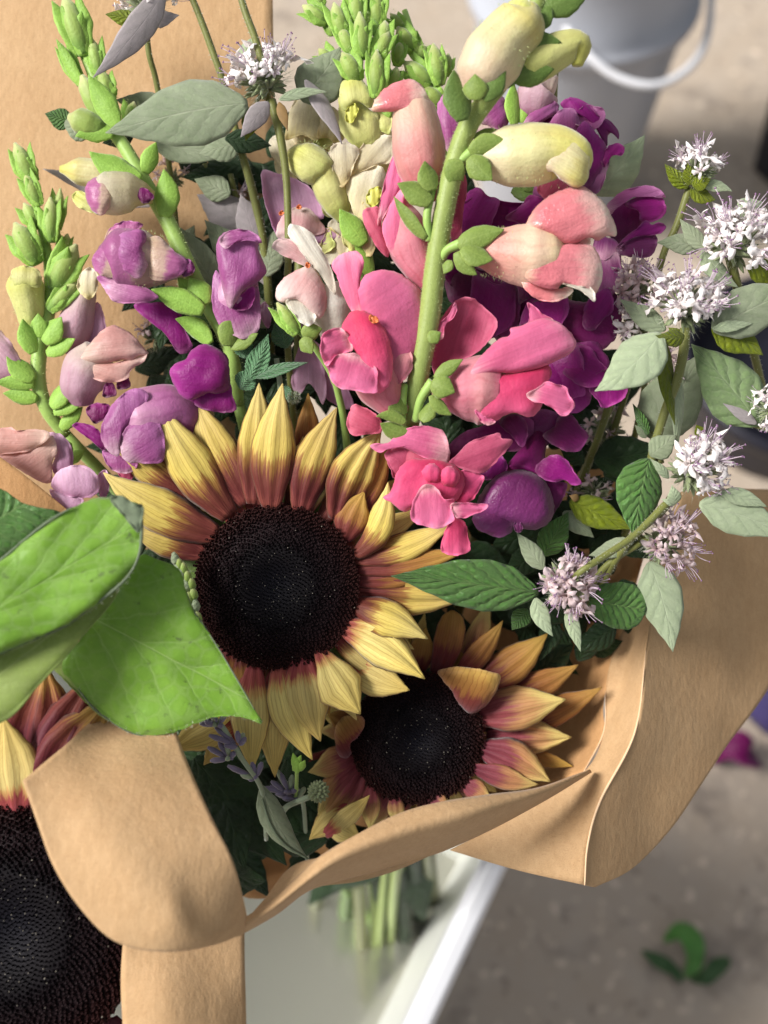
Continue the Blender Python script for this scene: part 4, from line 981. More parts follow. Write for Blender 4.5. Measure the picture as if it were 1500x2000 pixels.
# A: open bloom left of the stem
f = flower(pk, 0, label='widest open bloom, hot pink, left of the stem')
budbody(f, [(795, 800, 60), (765, 790, 66), (735, 740, 70), (715, 690, 72)], [10, 30, 46, 48, 40], PINKT, name='tube')
P_(f, [(647, 517), (660, 500), (680, 492), (702, 492), (711, 515), (704, 545), (705, 585), (712, 620), (690, 612), (668, 570), (658, 540)], 96, PINK, base=(700, 620), tip=(680, 492), bulge=12, tilt=(.2, 0), curl=-6, ruf=2)
P_(f, [(698, 575), (706, 548), (717, 536), (747, 527), (785, 537), (817, 563), (838, 597), (841, 630), (832, 667), (815, 707), (795, 735), (767, 755), (745, 720), (722, 650), (702, 610)], 88, PINK, base=(720, 650), tip=(835, 560), bulge=34, tilt=(-.18, -.10), curl=-16, wr=(5, 45), ruf=2, n=70, rings=12)
P_(f, [(765, 660), (790, 670), (806, 700), (800, 730), (770, 755), (755, 740), (752, 700)], 92, PINKT, base=(760, 755), tip=(790, 665), bulge=12)
P_(f, [(684, 610), (700, 606), (722, 612), (742, 628), (758, 660), (767, 700), (765, 738), (752, 762), (735, 768), (715, 750), (705, 710), (690, 680), (672, 655), (668, 634)], 118, PINKD, base=(700, 612), tip=(740, 768), bulge=26, curl=-10, wr=(5, 26), ruf=2, name='lower_lip')
P_(f, [(629, 655), (640, 645), (662, 640), (680, 655), (690, 682), (672, 690), (655, 695), (640, 715), (629, 700), (626, 678)], 128, PINK, base=(690, 660), tip=(628, 690), bulge=10, tilt=(-.3, 0), curl=6, wr=(4, 20), ruf=3, name='lower_lip')
P_(f, [(640, 722), (636, 708), (650, 697), (672, 690), (695, 690), (712, 700), (736, 722), (737, 755), (735, 767), (715, 768), (690, 762), (665, 758), (650, 748)], 130, PINK, base=(705, 692), tip=(680, 768), bulge=14, tilt=(0, .12), curl=4, wr=(4, 24), ruf=3, name='lower_lip')
P_(f, [(722, 616), (734, 618), (740, 628), (731, 632), (722, 626)], 134, ORANGE, bulge=2, name='throat', n=20, rings=5)
# G, F: half-open bloom and bud left of the stem above
f = flower(pk, 0, label='half-open pink bloom behind the upper stem')
budbody(f, [(845, 560, 70), (815, 510, 72), (790, 450, 66), (770, 400, 60)], [22, 34, 44, 40, 26], PINKT, name='tube')
P_(f, [(708, 415), (725, 404), (742, 410), (747, 450), (760, 490), (756, 502), (738, 485), (722, 460), (712, 438)], 78, PINKS, base=(756, 500), tip=(712, 412), bulge=8, curl=-6)
P_(f, [(738, 440), (742, 400), (750, 360), (762, 318), (772, 300), (785, 330), (782, 370), (764, 395), (752, 420)], 86, PINK, base=(745, 440), tip=(772, 300), bulge=8, tilt=(.2, 0))
P_(f, [(752, 425), (765, 395), (785, 368), (792, 395), (800, 440), (805, 480), (790, 505), (768, 500), (752, 470), (746, 445)], 92, PINK, base=(785, 505), tip=(780, 370), bulge=16, curl=-6)
P_(f, [(880, 340), (905, 335), (912, 370), (905, 410), (900, 460), (885, 470), (872, 440), (870, 380)], 60, PINKS, base=(880, 470), tip=(895, 335), bulge=10)
f = flower(pk, 0, label='closed bloom with a pale tube and a pink hood above the others at left')
budbody(f, [(838, 395, 100), (824, 340, 106), (814, 270, 108), (806, 205, 104), (800, 180, 104)], [16, 34, 46, 50, 46, 40, 16], SALT, name='tube')
P_(f, [(727, 216), (735, 192), (752, 172), (780, 158), (806, 156), (828, 172), (838, 196), (842, 222), (830, 230), (812, 238), (803, 222), (790, 217), (760, 218)], 128, SALM, base=(730, 214), tip=(838, 190), bulge=22, curl=-10, name='upper_lip', n=64)
P_(f, [(815, 190), (836, 205), (852, 250), (860, 300), (856, 340), (835, 330), (822, 280), (812, 230)], 112, SALT, base=(856, 345), tip=(820, 190), bulge=12)
for b, t, w_, kw in [((846, 372, 150), (828, 318, 150), 40, dict(lift=8)), ((842, 398, 148), (778, 362, 146), 44, dict(lift=12, bend=8)), ((832, 466, 130), (776, 386, 126), 28, dict(lift=14, bend=-16, roll=40))]: sep(f, b, t, w_, **kw)
tube('pedicel', f, [(838, 470, 122), (834, 420, 138), (845, 370, 132)], [8, 7], STEML, n=10)
# E: cream bud right
f = flower(pk, 0, label='plump cream bud with a drooping yellow tip, right of the stem')
budbody(f, [(915, 312, 128), (955, 308, 132), (1030, 303, 136), (1085, 300, 138), (1120, 318, 140), (1128, 352, 140)], [16, 40, 54, 56, 50, 44, 14], BUDC, name='tube', n=26, nv=40)
P_(f, [(1050, 300), (1062, 272), (1095, 256), (1130, 264), (1148, 290), (1152, 325), (1144, 356), (1122, 366), (1096, 352), (1080, 336), (1058, 330)], 166, BUDC, base=(1050, 305), tip=(1140, 360), bulge=26, curl=-14, name='upper_lip')
P_(f, [(1048, 292), (1056, 276), (1072, 272), (1082, 284), (1076, 302), (1060, 310), (1050, 304)], 178, BUDC, base=(1056, 310), tip=(1070, 272), bulge=8, name='lower_lip')
for b, t, w_, kw in [((918, 300, 168), (990, 280, 172), 42, dict(lift=10, bend=-8)), ((918, 306, 172), (960, 352, 172), 44, dict(lift=10, bend=4)), ((908, 326, 160), (878, 356, 150), 46, dict(lift=10, bend=10)), ((925, 270, 140), (980, 258, 130), 22, dict(lift=6))]: sep(f, b, t, w_, **kw)
tube('pedicel', f, [(874, 358, 130), (892, 322, 148), (922, 296, 156)], [9, 8, 10], STEML, n=10)
hairs(f, [(925, 310, 130), (1030, 303, 136), (1120, 318, 140)], [46, 56, 48], HAIR, n=300, ln=5)
# D: salmon half-open right
f = flower(pk, 0, label='salmon and white bloom with wet-looking lips, right of the stem')
budbody(f, [(905, 490, 112), (945, 489, 114), (1000, 496, 118), (1060, 500, 122), (1110, 495, 122)], [12, 32, 44, 54, 60, 52, 20], SALT, name='tube', n=26, nv=36)
P_(f, [(1027, 449), (1034, 424), (1048, 403), (1085, 376), (1130, 363), (1162, 378), (1186, 405), (1200, 436), (1204, 461), (1185, 460), (1166, 470), (1150, 462), (1120, 480), (1090, 470), (1060, 452)], 150, SALM, base=(1040, 452), tip=(1180, 390), bulge=36, curl=-18, name='upper_lip', n=72, rings=12, wr=(4, 26), ruf=1.5)
P_(f, [(1090, 462), (1120, 470), (1150, 464), (1152, 484), (1130, 486), (1105, 490)], 140, SALM, base=(1090, 470), tip=(1150, 480), bulge=6, name='upper_lip')
P_(f, [(1014, 525), (1030, 508), (1060, 490), (1105, 478), (1140, 476), (1162, 486), (1175, 515), (1176, 540), (1168, 566), (1150, 578), (1128, 562), (1098, 552), (1088, 565), (1060, 562), (1030, 548)], 152, SALM, base=(1015, 530), tip=(1176, 530), bulge=26, curl=-12, name='lower_lip', n=72, rings=12, wr=(4, 26))
P_(f, [(1016, 540), (1040, 556), (1070, 563), (1090, 566), (1108, 560), (1120, 568), (1108, 580), (1080, 590), (1050, 584), (1026, 566)], 134, SALM, base=(1016, 545), tip=(1120, 575), bulge=10, name='lower_lip')
P_(f, [(1098, 554), (1128, 558), (1150, 560), (1162, 572), (1161, 589), (1148, 578), (1130, 566)], 164, WHITE, base=(1098, 554), tip=(1161, 589), bulge=4, name='lower_lip')
for b, t, w_, kw in [((894, 480, 150), (982, 452, 152), 42, dict(lift=12, bend=-8)), ((904, 482, 158), (960, 510, 160), 46, dict(lift=12, bend=4)), ((892, 492, 150), (930, 536, 146), 30, dict(lift=8, bend=10)), ((878, 508, 140), (868, 534, 136), 22, dict(lift=8))]: sep(f, b, t, w_, **kw)
tube('pedicel', f, [(858, 512, 118), (874, 488, 134), (900, 476, 142)], [8, 8, 10], STEML, n=10)
hairs(f, [(925, 492, 116), (1010, 498, 122)], [42, 52], HAIR, n=240, ln=5)
# B: open bloom right of the stem
f = flower(pk, 0, label='wide ruffled pink bloom right of the lower stem')
budbody(f, [(845, 765, 60), (880, 765, 66), (930, 760, 70), (970, 765, 70)], [12, 38, 58, 66, 56], PINKT, name='tube', n=26, nv=36)
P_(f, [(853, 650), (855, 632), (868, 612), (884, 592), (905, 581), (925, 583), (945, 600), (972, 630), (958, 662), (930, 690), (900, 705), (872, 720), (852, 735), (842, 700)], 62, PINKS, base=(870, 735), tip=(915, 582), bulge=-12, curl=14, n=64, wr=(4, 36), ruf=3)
P_(f, [(853, 664), (852, 645), (862, 628), (878, 612), (888, 592), (893, 604), (884, 622), (868, 636), (866, 660)], 92, PINK, base=(858, 664), tip=(888, 592), bulge=4)
P_(f, [(905, 745), (922, 715), (945, 690), (975, 662), (998, 655), (996, 641), (1014, 638), (1036, 628), (1056, 622), (1078, 624), (1100, 636), (1120, 658), (1125, 672), (1112, 692), (1085, 705), (1050, 720), (1010, 728), (970, 728), (935, 736)], 112, PINK, base=(925, 730), tip=(1120, 650), bulge=30, curl=-14, n=90, rings=12, wr=(5, 36), ruf=2, name='upper_lip')
P_(f, [(1034, 640), (1035, 615), (1030, 592), (1042, 597), (1058, 612), (1082, 626), (1070, 640)], 98, PINK, base=(1055, 640), tip=(1030, 592), bulge=6)
P_(f, [(905, 742), (935, 732), (990, 730), (1040, 720), (1068, 712), (1078, 728), (1068, 748), (1060, 762), (1062, 785), (1048, 808), (1030, 815), (1005, 806), (985, 812), (968, 822), (940, 812), (928, 795), (918, 770)], 104, PINKD, base=(960, 730), tip=(970, 822), bulge=30, curl=-8, n=80, rings=12, wr=(5, 30), ruf=4, name='lower_lip')
P_(f, [(1028, 770), (1050, 758), (1066, 745), (1085, 750), (1106, 755), (1112, 772), (1123, 792), (1112, 808), (1098, 813), (1082, 800), (1062, 788), (1042, 785)], 134, PINK, base=(1030, 770), tip=(1120, 800), bulge=12, curl=4, ruf=3, name='lower_lip')
P_(f, [(928, 800), (945, 812), (968, 823), (952, 830), (935, 818)], 126, PINK, bulge=4, name='lower_lip')
P_(f, [(905, 742), (925, 735), (932, 760), (928, 795), (915, 775)], 108, SALT, base=(915, 790), tip=(915, 738), bulge=6)
for b, t, w_, kw in [((850, 740, 120), (903, 704, 124), 26, dict(lift=10, bend=-6)), ((842, 748, 122), (887, 766, 126), 44, dict(lift=12)), ((842, 772, 116), (880, 810, 108), 24, dict(lift=8, bend=8)), ((822, 822, 96), (846, 785, 90), 34, dict(lift=8, roll=30)), ((836, 665, 112), (860, 650, 112), 26, dict(lift=5))]: sep(f, b, t, w_, **kw)
tube('pedicel', f, [(812, 822, 70), (822, 780, 92), (845, 745, 104)], [8, 8, 10], STEML, n=10)
# C: lowest open bloom over the sunflower petals
f = flower(pk, 0, label='lowest bloom, two-lipped face turned to the viewer above the sunflower')
budbody(f, [(800, 850, 20), (820, 900, 20), (840, 950, 24)], [24, 46, 56, 50], PINKS, name='tube')
P_(f, [(723, 870), (735, 866), (757, 866), (775, 850), (800, 835), (832, 832), (862, 840), (874, 860), (879, 886), (874, 905), (850, 902), (815, 888), (785, 872), (762, 872), (745, 884), (730, 880)], 72, PINK, base=(850, 900), tip=(730, 870), bulge=12, tilt=(.05, -.1), n=72, wr=(5, 26), ruf=3, name='upper_lip')
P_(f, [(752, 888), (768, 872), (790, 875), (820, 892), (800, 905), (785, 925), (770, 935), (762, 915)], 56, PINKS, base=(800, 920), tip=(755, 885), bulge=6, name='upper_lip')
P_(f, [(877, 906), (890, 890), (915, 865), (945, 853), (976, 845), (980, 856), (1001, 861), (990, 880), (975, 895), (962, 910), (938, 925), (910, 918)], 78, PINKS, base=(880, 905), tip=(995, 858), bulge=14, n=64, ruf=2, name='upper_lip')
P_(f, [(768, 945), (778, 918), (800, 898), (832, 896), (870, 902), (895, 915), (908, 940), (900, 965), (880, 985), (840, 985), (810, 990), (790, 1000), (770, 985), (748, 972), (762, 962)], 84, PINKD, base=(840, 900), tip=(800, 1000), bulge=30, n=72, rings=12, wr=(5, 22), curl=-10, name='lower_lip')
for (x, y) in ((845, 925), (878, 930)): P_(f, [(x-22, y), (x-12, y-18), (x+8, y-18), (x+20, y), (x+12, y+18), (x-10, y+20)], 108, PINKD, bulge=12, curl=-30, rim=0, name='palate', n=28)
P_(f, [(803, 1010), (808, 975), (828, 948), (850, 950), (868, 975), (888, 975), (882, 995), (888, 1015), (872, 1026), (856, 1033), (832, 1028), (812, 1022)], 118, PINK, base=(840, 950), tip=(848, 1032), bulge=10, tilt=(0, .1), curl=6, n=60, ruf=3, wr=(4, 22), name='lower_lip')
P_(f, [(880, 985), (905, 982), (930, 984), (952, 986), (945, 998), (925, 1004), (905, 1012), (888, 1008)], 120, PINK, base=(880, 990), tip=(950, 988), bulge=6, curl=4, name='lower_lip')
P_(f, [(900, 920), (925, 922), (947, 932), (936, 955), (925, 975), (905, 985), (890, 975), (900, 950)], 74, PINKD, base=(895, 970), tip=(940, 930), bulge=10, name='lower_lip')
P_(f, [(862, 1075), (868, 1040), (885, 1012), (908, 1020), (915, 1050), (917, 1076), (890, 1085)], 30, PINKD, base=(890, 1010), tip=(890, 1080), bulge=8, name='lower_lip')
P_(f, [(678, 835), (680, 810), (692, 790), (720, 800), (745, 820), (742, 845), (715, 848), (690, 852)], 36, PINKS, base=(740, 840), tip=(680, 810), bulge=10, name='petal')
for b, t, w_, kw in [((790, 812, 84), (766, 775, 88), 42, dict(lift=10)), ((792, 828, 88), (736, 812, 92), 22, dict(lift=12, bend=12)), ((800, 846, 74), (744, 826, 80), 36, dict(lift=6, bend=-12))]: sep(f, b, t, w_, **kw)
tube('pedicel', f, [(786, 850, 66), (784, 810, 76), (790, 750, 78)], [9, 8, 7], STEML, n=10)
# top buds
f = flower(pk, 0, 'bud', label='large cream bud at the top, out of focus')
budbody(f, [(925, 185, 182), (945, 140, 190), (985, 80, 198), (1020, 45, 200), (1035, 12, 200)], [28, 50, 56, 50, 48, 20], BUDC, name='bud_corolla', n=26, nv=36)
P_(f, [(975, 40), (985, 15), (1010, -4), (1040, 4), (1058, 28), (1056, 56), (1040, 85), (1010, 95), (985, 75)], 218, BUDY, base=(990, 90), tip=(1045, 5), bulge=26, curl=-16, name='upper_lip')
for b, t, w_, m in [((905, 236, 196), (884, 142, 200), 52, SEPD), ((926, 196, 222), (928, 148, 226), 44, SEP), ((942, 194, 220), (986, 140, 222), 40, SEPD), ((1000, 140, 190), (985, 175, 186), 30, SEPD)]: sep(f, b, t, w_, m, lift=12)
hairs(f, [(935, 160, 186), (985, 80, 198), (1020, 45, 200)], [46, 56, 50], HAIR, n=240, ln=6)
f = flower(pk, 0, 'bud', label='small yellow-green bud at top right of the stem')
budbody(f, [(1000, 150, 168), (1050, 120, 172), (1100, 95, 174), (1128, 92, 172), (1128, 128, 170)], [14, 36, 36, 32, 26, 10], BUDY, n=20)
for b, t, w_, kw in [((995, 120, 196), (1092, 82, 200), 52, dict(bend=-14)), ((998, 150, 190), (1078, 136, 192), 44, dict(bend=6)), ((1060, 20, 190), (1150, -12, 186), 56, dict(bend=-6)), ((1035, 60, 190), (1075, 10, 186), 44, {})]: sep(f, b, t, w_, SEPD, lift=14, **kw)

# ================================================================ purple snapdragon behind it
pu = thing('snapdragon', 'deep purple and magenta snapdragon crowded behind the pink one on the right', 'snapdragon', (1000, 900, -140))
tube('stem', pu, [(1080, 120, -60), (1070, 300, -110), (1040, 500, -130), (1020, 700, -150), (980, 900, -220), (860, 1300, -600), (770, 1700, -1300), (790, 1850, -2200)], [12, 16, 18, 18, 14, 14], STEMD, n=12, nv=60)
f = flower(pu, 0, label='violet bloom at the top with curled pale edges')
P_(f, [(1018, 250), (1040, 215), (1070, 196), (1091, 204), (1088, 222), (1064, 234), (1040, 252)], -20, PURV, base=(1020, 250), tip=(1090, 200), bulge=16)
P_(f, [(1040, 252), (1064, 234), (1090, 222), (1085, 245), (1070, 262), (1045, 262)], -34, PURD, bulge=6)
P_(f, [(1068, 258), (1078, 232), (1098, 212), (1122, 215), (1132, 240), (1126, 262), (1098, 266)], -10, PURV, base=(1100, 266), tip=(1100, 212), bulge=16)
P_(f, [(1094, 202), (1108, 192), (1124, 191), (1150, 204), (1168, 226), (1190, 235), (1208, 256), (1207, 272), (1198, 258), (1188, 264), (1184, 286), (1160, 246), (1128, 222), (1104, 214)], -24, PURP, base=(1184, 286), tip=(1110, 192), bulge=14, ruf=3, n=70)
P_(f, [(1124, 265), (1132, 246), (1145, 238), (1165, 260), (1185, 287), (1184, 312), (1170, 340), (1150, 366), (1135, 358), (1140, 320), (1130, 290)], 0, PURP, base=(1140, 362), tip=(1150, 240), bulge=22, n=64)
P_(f, [(1183, 292), (1196, 282), (1212, 281), (1221, 291), (1214, 304), (1198, 302), (1190, 312), (1180, 328), (1174, 316)], 6, PURP, bulge=8, base=(1180, 328), tip=(1220, 288))
P_(f, [(1140, 362), (1152, 344), (1172, 322), (1190, 312), (1184, 340), (1172, 372), (1156, 378)], -4, MAGT, base=(1150, 378), tip=(1190, 312), bulge=8)
budbody(f, [(1055, 400, -50), (1075, 370, -40), (1110, 350, -36), (1140, 340, -40)], [22, 34, 34, 20], MAGT, name='tube')
P_(f, [(1050, 372), (1056, 348), (1085, 337), (1112, 350), (1132, 372), (1110, 392), (1075, 398)], -10, PINKS, base=(1060, 398), tip=(1100, 340), bulge=14)
f = flower(pu, 0, label='open magenta bloom facing right, its throat dark')
P_(f, [(1186, 430), (1200, 402), (1225, 396), (1250, 402), (1256, 430), (1240, 462), (1210, 480), (1192, 462)], -50, PURD, bulge=-8, name='throat')
P_(f, [(1180, 412), (1196, 388), (1225, 370), (1262, 362), (1286, 368), (1300, 384), (1288, 386), (1262, 380), (1236, 384), (1208, 400), (1192, 420)], -16, PURV, base=(1185, 415), tip=(1295, 380), bulge=10, n=60, name='upper_lip')
P_(f, [(1222, 402), (1240, 386), (1266, 379), (1290, 384), (1301, 404), (1294, 424), (1266, 434), (1250, 428), (1248, 412)], -24, PURP, base=(1225, 405), tip=(1298, 400), bulge=12, name='upper_lip')
P_(f, [(1206, 482), (1222, 462), (1244, 446), (1262, 430), (1272, 440), (1288, 434), (1301, 443), (1292, 455), (1268, 460), (1236, 464)], -14, PURP, base=(1210, 480), tip=(1300, 442), bulge=8, n=60, ruf=3, name='lower_lip')
P_(f, [(1206, 478), (1236, 462), (1266, 458), (1282, 462), (1279, 492), (1256, 504), (1226, 500), (1208, 496)], -26, PURS, base=(1210, 485), tip=(1280, 480), bulge=12, name='lower_lip')
P_(f, [(1160, 470), (1190, 465), (1210, 478), (1214, 510), (1212, 552), (1196, 575), (1172, 592), (1160, 560)], -40, MAGT, base=(1175, 592), tip=(1195, 468), bulge=22, name='tube')
f = flower(pu, 0, label='dark purple bloom in the shade of the salmon one')
P_(f, [(900, 405), (925, 384), (965, 390), (1010, 396), (1062, 396), (1068, 415), (1045, 440), (1020, 470), (970, 466), (920, 470), (902, 450)], -40, PURP, base=(960, 470), tip=(990, 388), bulge=-14, n=64, wr=(7, 36))
P_(f, [(870, 545), (905, 515), (950, 522), (990, 552), (1014, 570), (1012, 640), (990, 660), (950, 640), (915, 600), (880, 590)], -50, PURD, base=(900, 520), tip=(980, 660), bulge=26, n=64, wr=(6, 40))
P_(f, [(950, 560), (1010, 556), (1050, 585), (1040, 650), (1000, 680), (960, 650)], -70, PURD, bulge=10)
P_(f, [(880, 470), (920, 465), (950, 500), (930, 540), (890, 530)], -60, PURD, bulge=10)
f = flower(pu, 0, label='magenta-purple bloom at the right side with a ruffled lower lip')
P_(f, [(1040, 590), (1080, 578), (1130, 590), (1160, 585), (1186, 560), (1205, 580), (1216, 615), (1208, 650), (1192, 672), (1170, 685), (1130, 670), (1080, 650), (1045, 625)], -30, PURD, base=(1060, 600), tip=(1210, 640), bulge=30, n=72, wr=(6, 36), name='upper_lip')
P_(f, [(1140, 606), (1152, 584), (1185, 562), (1196, 580), (1198, 608), (1180, 622), (1160, 645), (1140, 640)], 2, PURP, base=(1140, 640), tip=(1190, 565), bulge=10, name='upper_lip')
P_(f, [(1050, 700), (1090, 672), (1130, 668), (1164, 668), (1182, 690), (1190, 715), (1160, 760), (1150, 790), (1120, 808), (1085, 790), (1060, 760)], -20, PURP, base=(1060, 700), tip=(1150, 800), bulge=26, n=72, wr=(7, 30), name='lower_lip')
P_(f, [(1150, 760), (1158, 738), (1180, 722), (1205, 732), (1225, 746), (1221, 775), (1200, 790), (1178, 796), (1166, 780)], 14, PURP, base=(1190, 725), tip=(1190, 795), bulge=8, curl=6, ruf=3, n=60, name='lower_lip')
P_(f, [(1040, 640), (1090, 650), (1150, 668), (1130, 690), (1080, 700), (1045, 690)], -40, PURD, bulge=12, name='palate')
f = flower(pu, 0, label='shaded purple bloom low down behind the ruffled pink one')
P_(f, [(870, 880), (905, 845), (960, 826), (1000, 812), (1040, 820), (1040, 850), (1020, 880), (960, 880), (920, 890), (880, 905)], -20, PURD, bulge=14, n=64)
P_(f, [(975, 825), (1005, 808), (1030, 830), (1028, 860), (1018, 873), (1000, 852)], 6, PURD, base=(985, 820), tip=(1020, 870), bulge=8)
P_(f, [(1020, 840), (1040, 805), (1070, 800), (1100, 812), (1122, 835), (1108, 860), (1080, 862), (1060, 880), (1040, 900), (1020, 885)], -30, PURS, base=(1040, 890), tip=(1110, 820), bulge=12, n=60)
f = flower(pu, 0, label='closed satiny purple bloom shaped like a ball, lowest on the right')
P_(f, [(930, 990), (945, 955), (970, 930), (1005, 918), (1040, 922), (1068, 945), (1082, 985), (1076, 1015), (1050, 1034), (1020, 1032), (985, 1020), (950, 1012)], 26, PURS, base=(1030, 915), tip=(980, 1035), bulge=62, pw=2.6, n=72, rings=14, wr=(5, 34), curl=-16, name='upper_lip')
P_(f, [(922, 1012), (930, 1000), (952, 994), (978, 1002), (1002, 1022), (998, 1040), (978, 1050), (950, 1042), (930, 1030)], 52, PURS, base=(990, 1000), tip=(930, 1040), bulge=16, curl=-6, name='lower_lip')
P_(f, [(1004, 1024), (1014, 1020), (1022, 1030), (1016, 1038), (1006, 1036)], 56, PURS, bulge=5, name='lower_lip')
P_(f, [(1045, 918), (1058, 898), (1085, 888), (1106, 898), (1122, 922), (1136, 944), (1118, 948), (1105, 938), (1080, 942), (1058, 934)], 30, PURP, base=(1050, 915), tip=(1132, 945), bulge=12, n=60)
P_(f, [(935, 932), (950, 912), (978, 890), (992, 912), (978, 930), (955, 938)], 10, PURP, bulge=8)
P_(f, [(1060, 930), (1080, 940), (1108, 945), (1098, 975), (1078, 1005), (1070, 960)], -4, PURD, bulge=8)
budbody(f, [(1060, 830, -50), (1045, 870, -30), (1025, 930, -6)], [16, 24, 40], PURD, name='tube')
f = flower(pu, 0, 'bud', label='mauve buds at the top, half hidden by the pink stem')
P_(f, [(856, 200), (872, 180), (892, 200), (905, 240), (900, 285), (878, 300), (862, 270), (854, 235)], -30, PURV, base=(880, 300), tip=(870, 180), bulge=22, name='bud_corolla')
P_(f, [(925, 205), (945, 182), (972, 176), (990, 205), (994, 235), (980, 255), (952, 246), (930, 232)], -26, PURV, base=(930, 240), tip=(985, 190), bulge=22, name='bud_corolla')
P_(f, [(915, 250), (935, 236), (962, 248), (970, 268), (940, 285), (918, 278)], -30, PEACT, bulge=14, name='bud_corolla')
budbody(f, [(1040, 240, -50), (1045, 200, -40), (1060, 165, -30), (1085, 168, -24)], [22, 36, 42, 36, 18], PEACT)
sep(f, (1005, 245, -20), (1000, 165, -18), 34, SEPB, lift=10); sep(f, (1018, 240, -26), (1028, 170, -24), 26, SEPB, lift=8)
sep(f, (1020, 365, -40), (1060, 350, -36), 36, SEPD, lift=6); sep(f, (1000, 370, -50), (1055, 385, -40), 34, SEPD, lift=6)

fr = flower(pu, 0, label='ruffled purple petals crowding between the named blooms')
for i, (x, y, r, rot, z, m) in enumerate([(925, 430, 34, 60, -30, PURP), (985, 425, 36, 110, -36, PURD), (1040, 425, 30, 40, -30, PURP), (905, 565, 36, 200, -34, PURD), (960, 590, 40, 260, -24, PURP), (1010, 610, 34, 300, -40, PURD), (1065, 615, 36, 70, -12, PURP), (1120, 640, 34, 330, -4, PURD), (1100, 725, 36, 290, -4, PURP), (1070, 770, 32, 240, -14, PURD), (1140, 720, 30, 330, 8, PURP), (1050, 850, 30, 210, -6, PURS), (1105, 845, 26, 330, -10, PURD), (985, 860, 30, 190, -2, PURD), (1185, 530, 26, 280, -20, PURV), (1170, 640, 28, 20, 0, PURP), (885, 520, 24, 120, -40, PURP), (1080, 300, 24, 60, -14, PURV), (1105, 300, 22, 100, -6, PURP), (1150, 235, 20, 40, -10, PURV), (1040, 560, 26, 90, -30, PURD), (950, 490, 30, 20, -44, PURD), (945, 895, 26, 170, -4, PURD)]):
    if i % 2 == 0 or i > 15: lobe(fr, x, y, r*1.42, rot, z, m, i, ruf=2.4)
# ================================================================ cream and yellow snapdragon, top centre
cy = thing('snapdragon', 'cream-yellow snapdragon with a bright green budded tip at top centre', 'snapdragon', (690, 500, -120))
tube('stem', cy, [(712, -60, -20), (706, 60, -28), (700, 160, -50), (706, 300, -90), (715, 480, -120), (710, 700, -200), (740, 1200, -600), (735, 1700, -1500), (700, 1880, -2300)], [8, 10, 13, 15, 14, 13], STEML, n=12, nv=50)
for i, (b, t, w_, z) in enumerate([((640, 45), (590, 10), 46, -30), ((625, 20), (622, -30), 36, -34), ((672, 80), (652, 4), 50, -20), ((700, 55), (690, -30), 50, -24), ((738, 60), (732, -25), 50, -30), ((712, 70), (716, 5), 44, -34), ((690, 112), (664, 52), 44, -14), ((708, 116), (702, 22), 50, 0), ((745, 100), (752, 40), 46, -16), ((735, 118), (760, 60), 44, -6), ((700, 160), (668, 102), 56, 0), ((750, 130), (722, 70), 40, -10), ((734, 192), (736, 96), 52, 10), ((668, 70), (665, 40), 34, -36), ((650, 70), (640, 40), 30, -40)]):
    greenbud(cy, b, t, w_, z, i)
f = flower(cy, 0, label='yellow-green hooded bloom below the green tip')
P_(f, [(662, 240), (662, 190), (680, 200), (700, 198), (722, 214), (740, 228), (743, 266), (722, 284), (702, 292), (680, 276), (666, 258)], -16, BUDY, base=(705, 292), tip=(700, 190), bulge=26, name='tube')
P_(f, [(663, 186), (666, 164), (682, 152), (704, 156), (722, 174), (731, 200), (722, 212), (704, 200), (690, 200), (676, 216), (666, 208)], 6, BUDY, base=(700, 205), tip=(690, 152), bulge=18, curl=-8, name='upper_lip')
P_(f, [(676, 216), (690, 202), (700, 214), (688, 240), (676, 236)], 10, m_plain('yellow_throat', K(204, 204, 96), .45, transl=.15), bulge=4, name='throat')
f = flower(cy, 0, label='pale green bloom nodding left')
budbody(f, [(672, 430, -40), (655, 392, -32), (636, 350, -26), (625, 318, -22)], [14, 28, 34, 32, 26], BUDY, name='tube')
P_(f, [(560, 314), (563, 294), (584, 281), (612, 281), (636, 294), (650, 318), (644, 342), (622, 346), (612, 360), (594, 356), (578, 344), (566, 332)], -4, BUDY, base=(640, 340), tip=(565, 300), bulge=28, curl=-14, name='upper_lip', n=60)
hairs(f, [(570, 292, -4), (590, 285, -2), (615, 285, 0), (640, 300, 0)], [8, 8], HAIR, n=160, ln=6)
f = flower(cy, 0, label='open cream bloom with a yellow palate')
P_(f, [(645, 292), (655, 280), (672, 277), (692, 283), (703, 296), (692, 322), (682, 350), (668, 366), (656, 352), (648, 322)], -6, CREAM, base=(672, 366), tip=(665, 278), bulge=8, ruf=2, name='upper_lip')
P_(f, [(682, 346), (694, 305), (715, 275), (745, 264), (768, 268), (770, 296), (762, 318), (738, 322), (708, 334)], -14, CREAM, base=(690, 345), tip=(760, 265), bulge=10, ruf=2, name='upper_lip')
P_(f, [(672, 352), (700, 332), (738, 322), (754, 340), (746, 372), (740, 400), (726, 430), (708, 446), (692, 420), (680, 385)], -20, CREAM, base=(705, 446), tip=(730, 320), bulge=22, name='tube')
P_(f, [(716, 380), (728, 368), (744, 366), (742, 388), (730, 405), (718, 398)], 2, bpy.data.materials['yellow_throat'], bulge=6, name='palate')
P_(f, [(690, 440), (705, 400), (722, 430), (735, 470), (725, 500), (704, 490)], -26, CREAM, bulge=12, name='tube')
f = flower(cy, 0, label='dim cream bloom in shadow at left')
P_(f, [(566, 232), (578, 200), (600, 190), (616, 202), (632, 232), (650, 268), (642, 296), (606, 290), (578, 284)], -100, CREAM, base=(610, 292), tip=(600, 190), bulge=20, name='upper_lip')
P_(f, [(535, 320), (550, 290), (575, 290), (590, 320), (580, 350), (552, 350)], -120, CREAM, bulge=12, name='lower_lip')
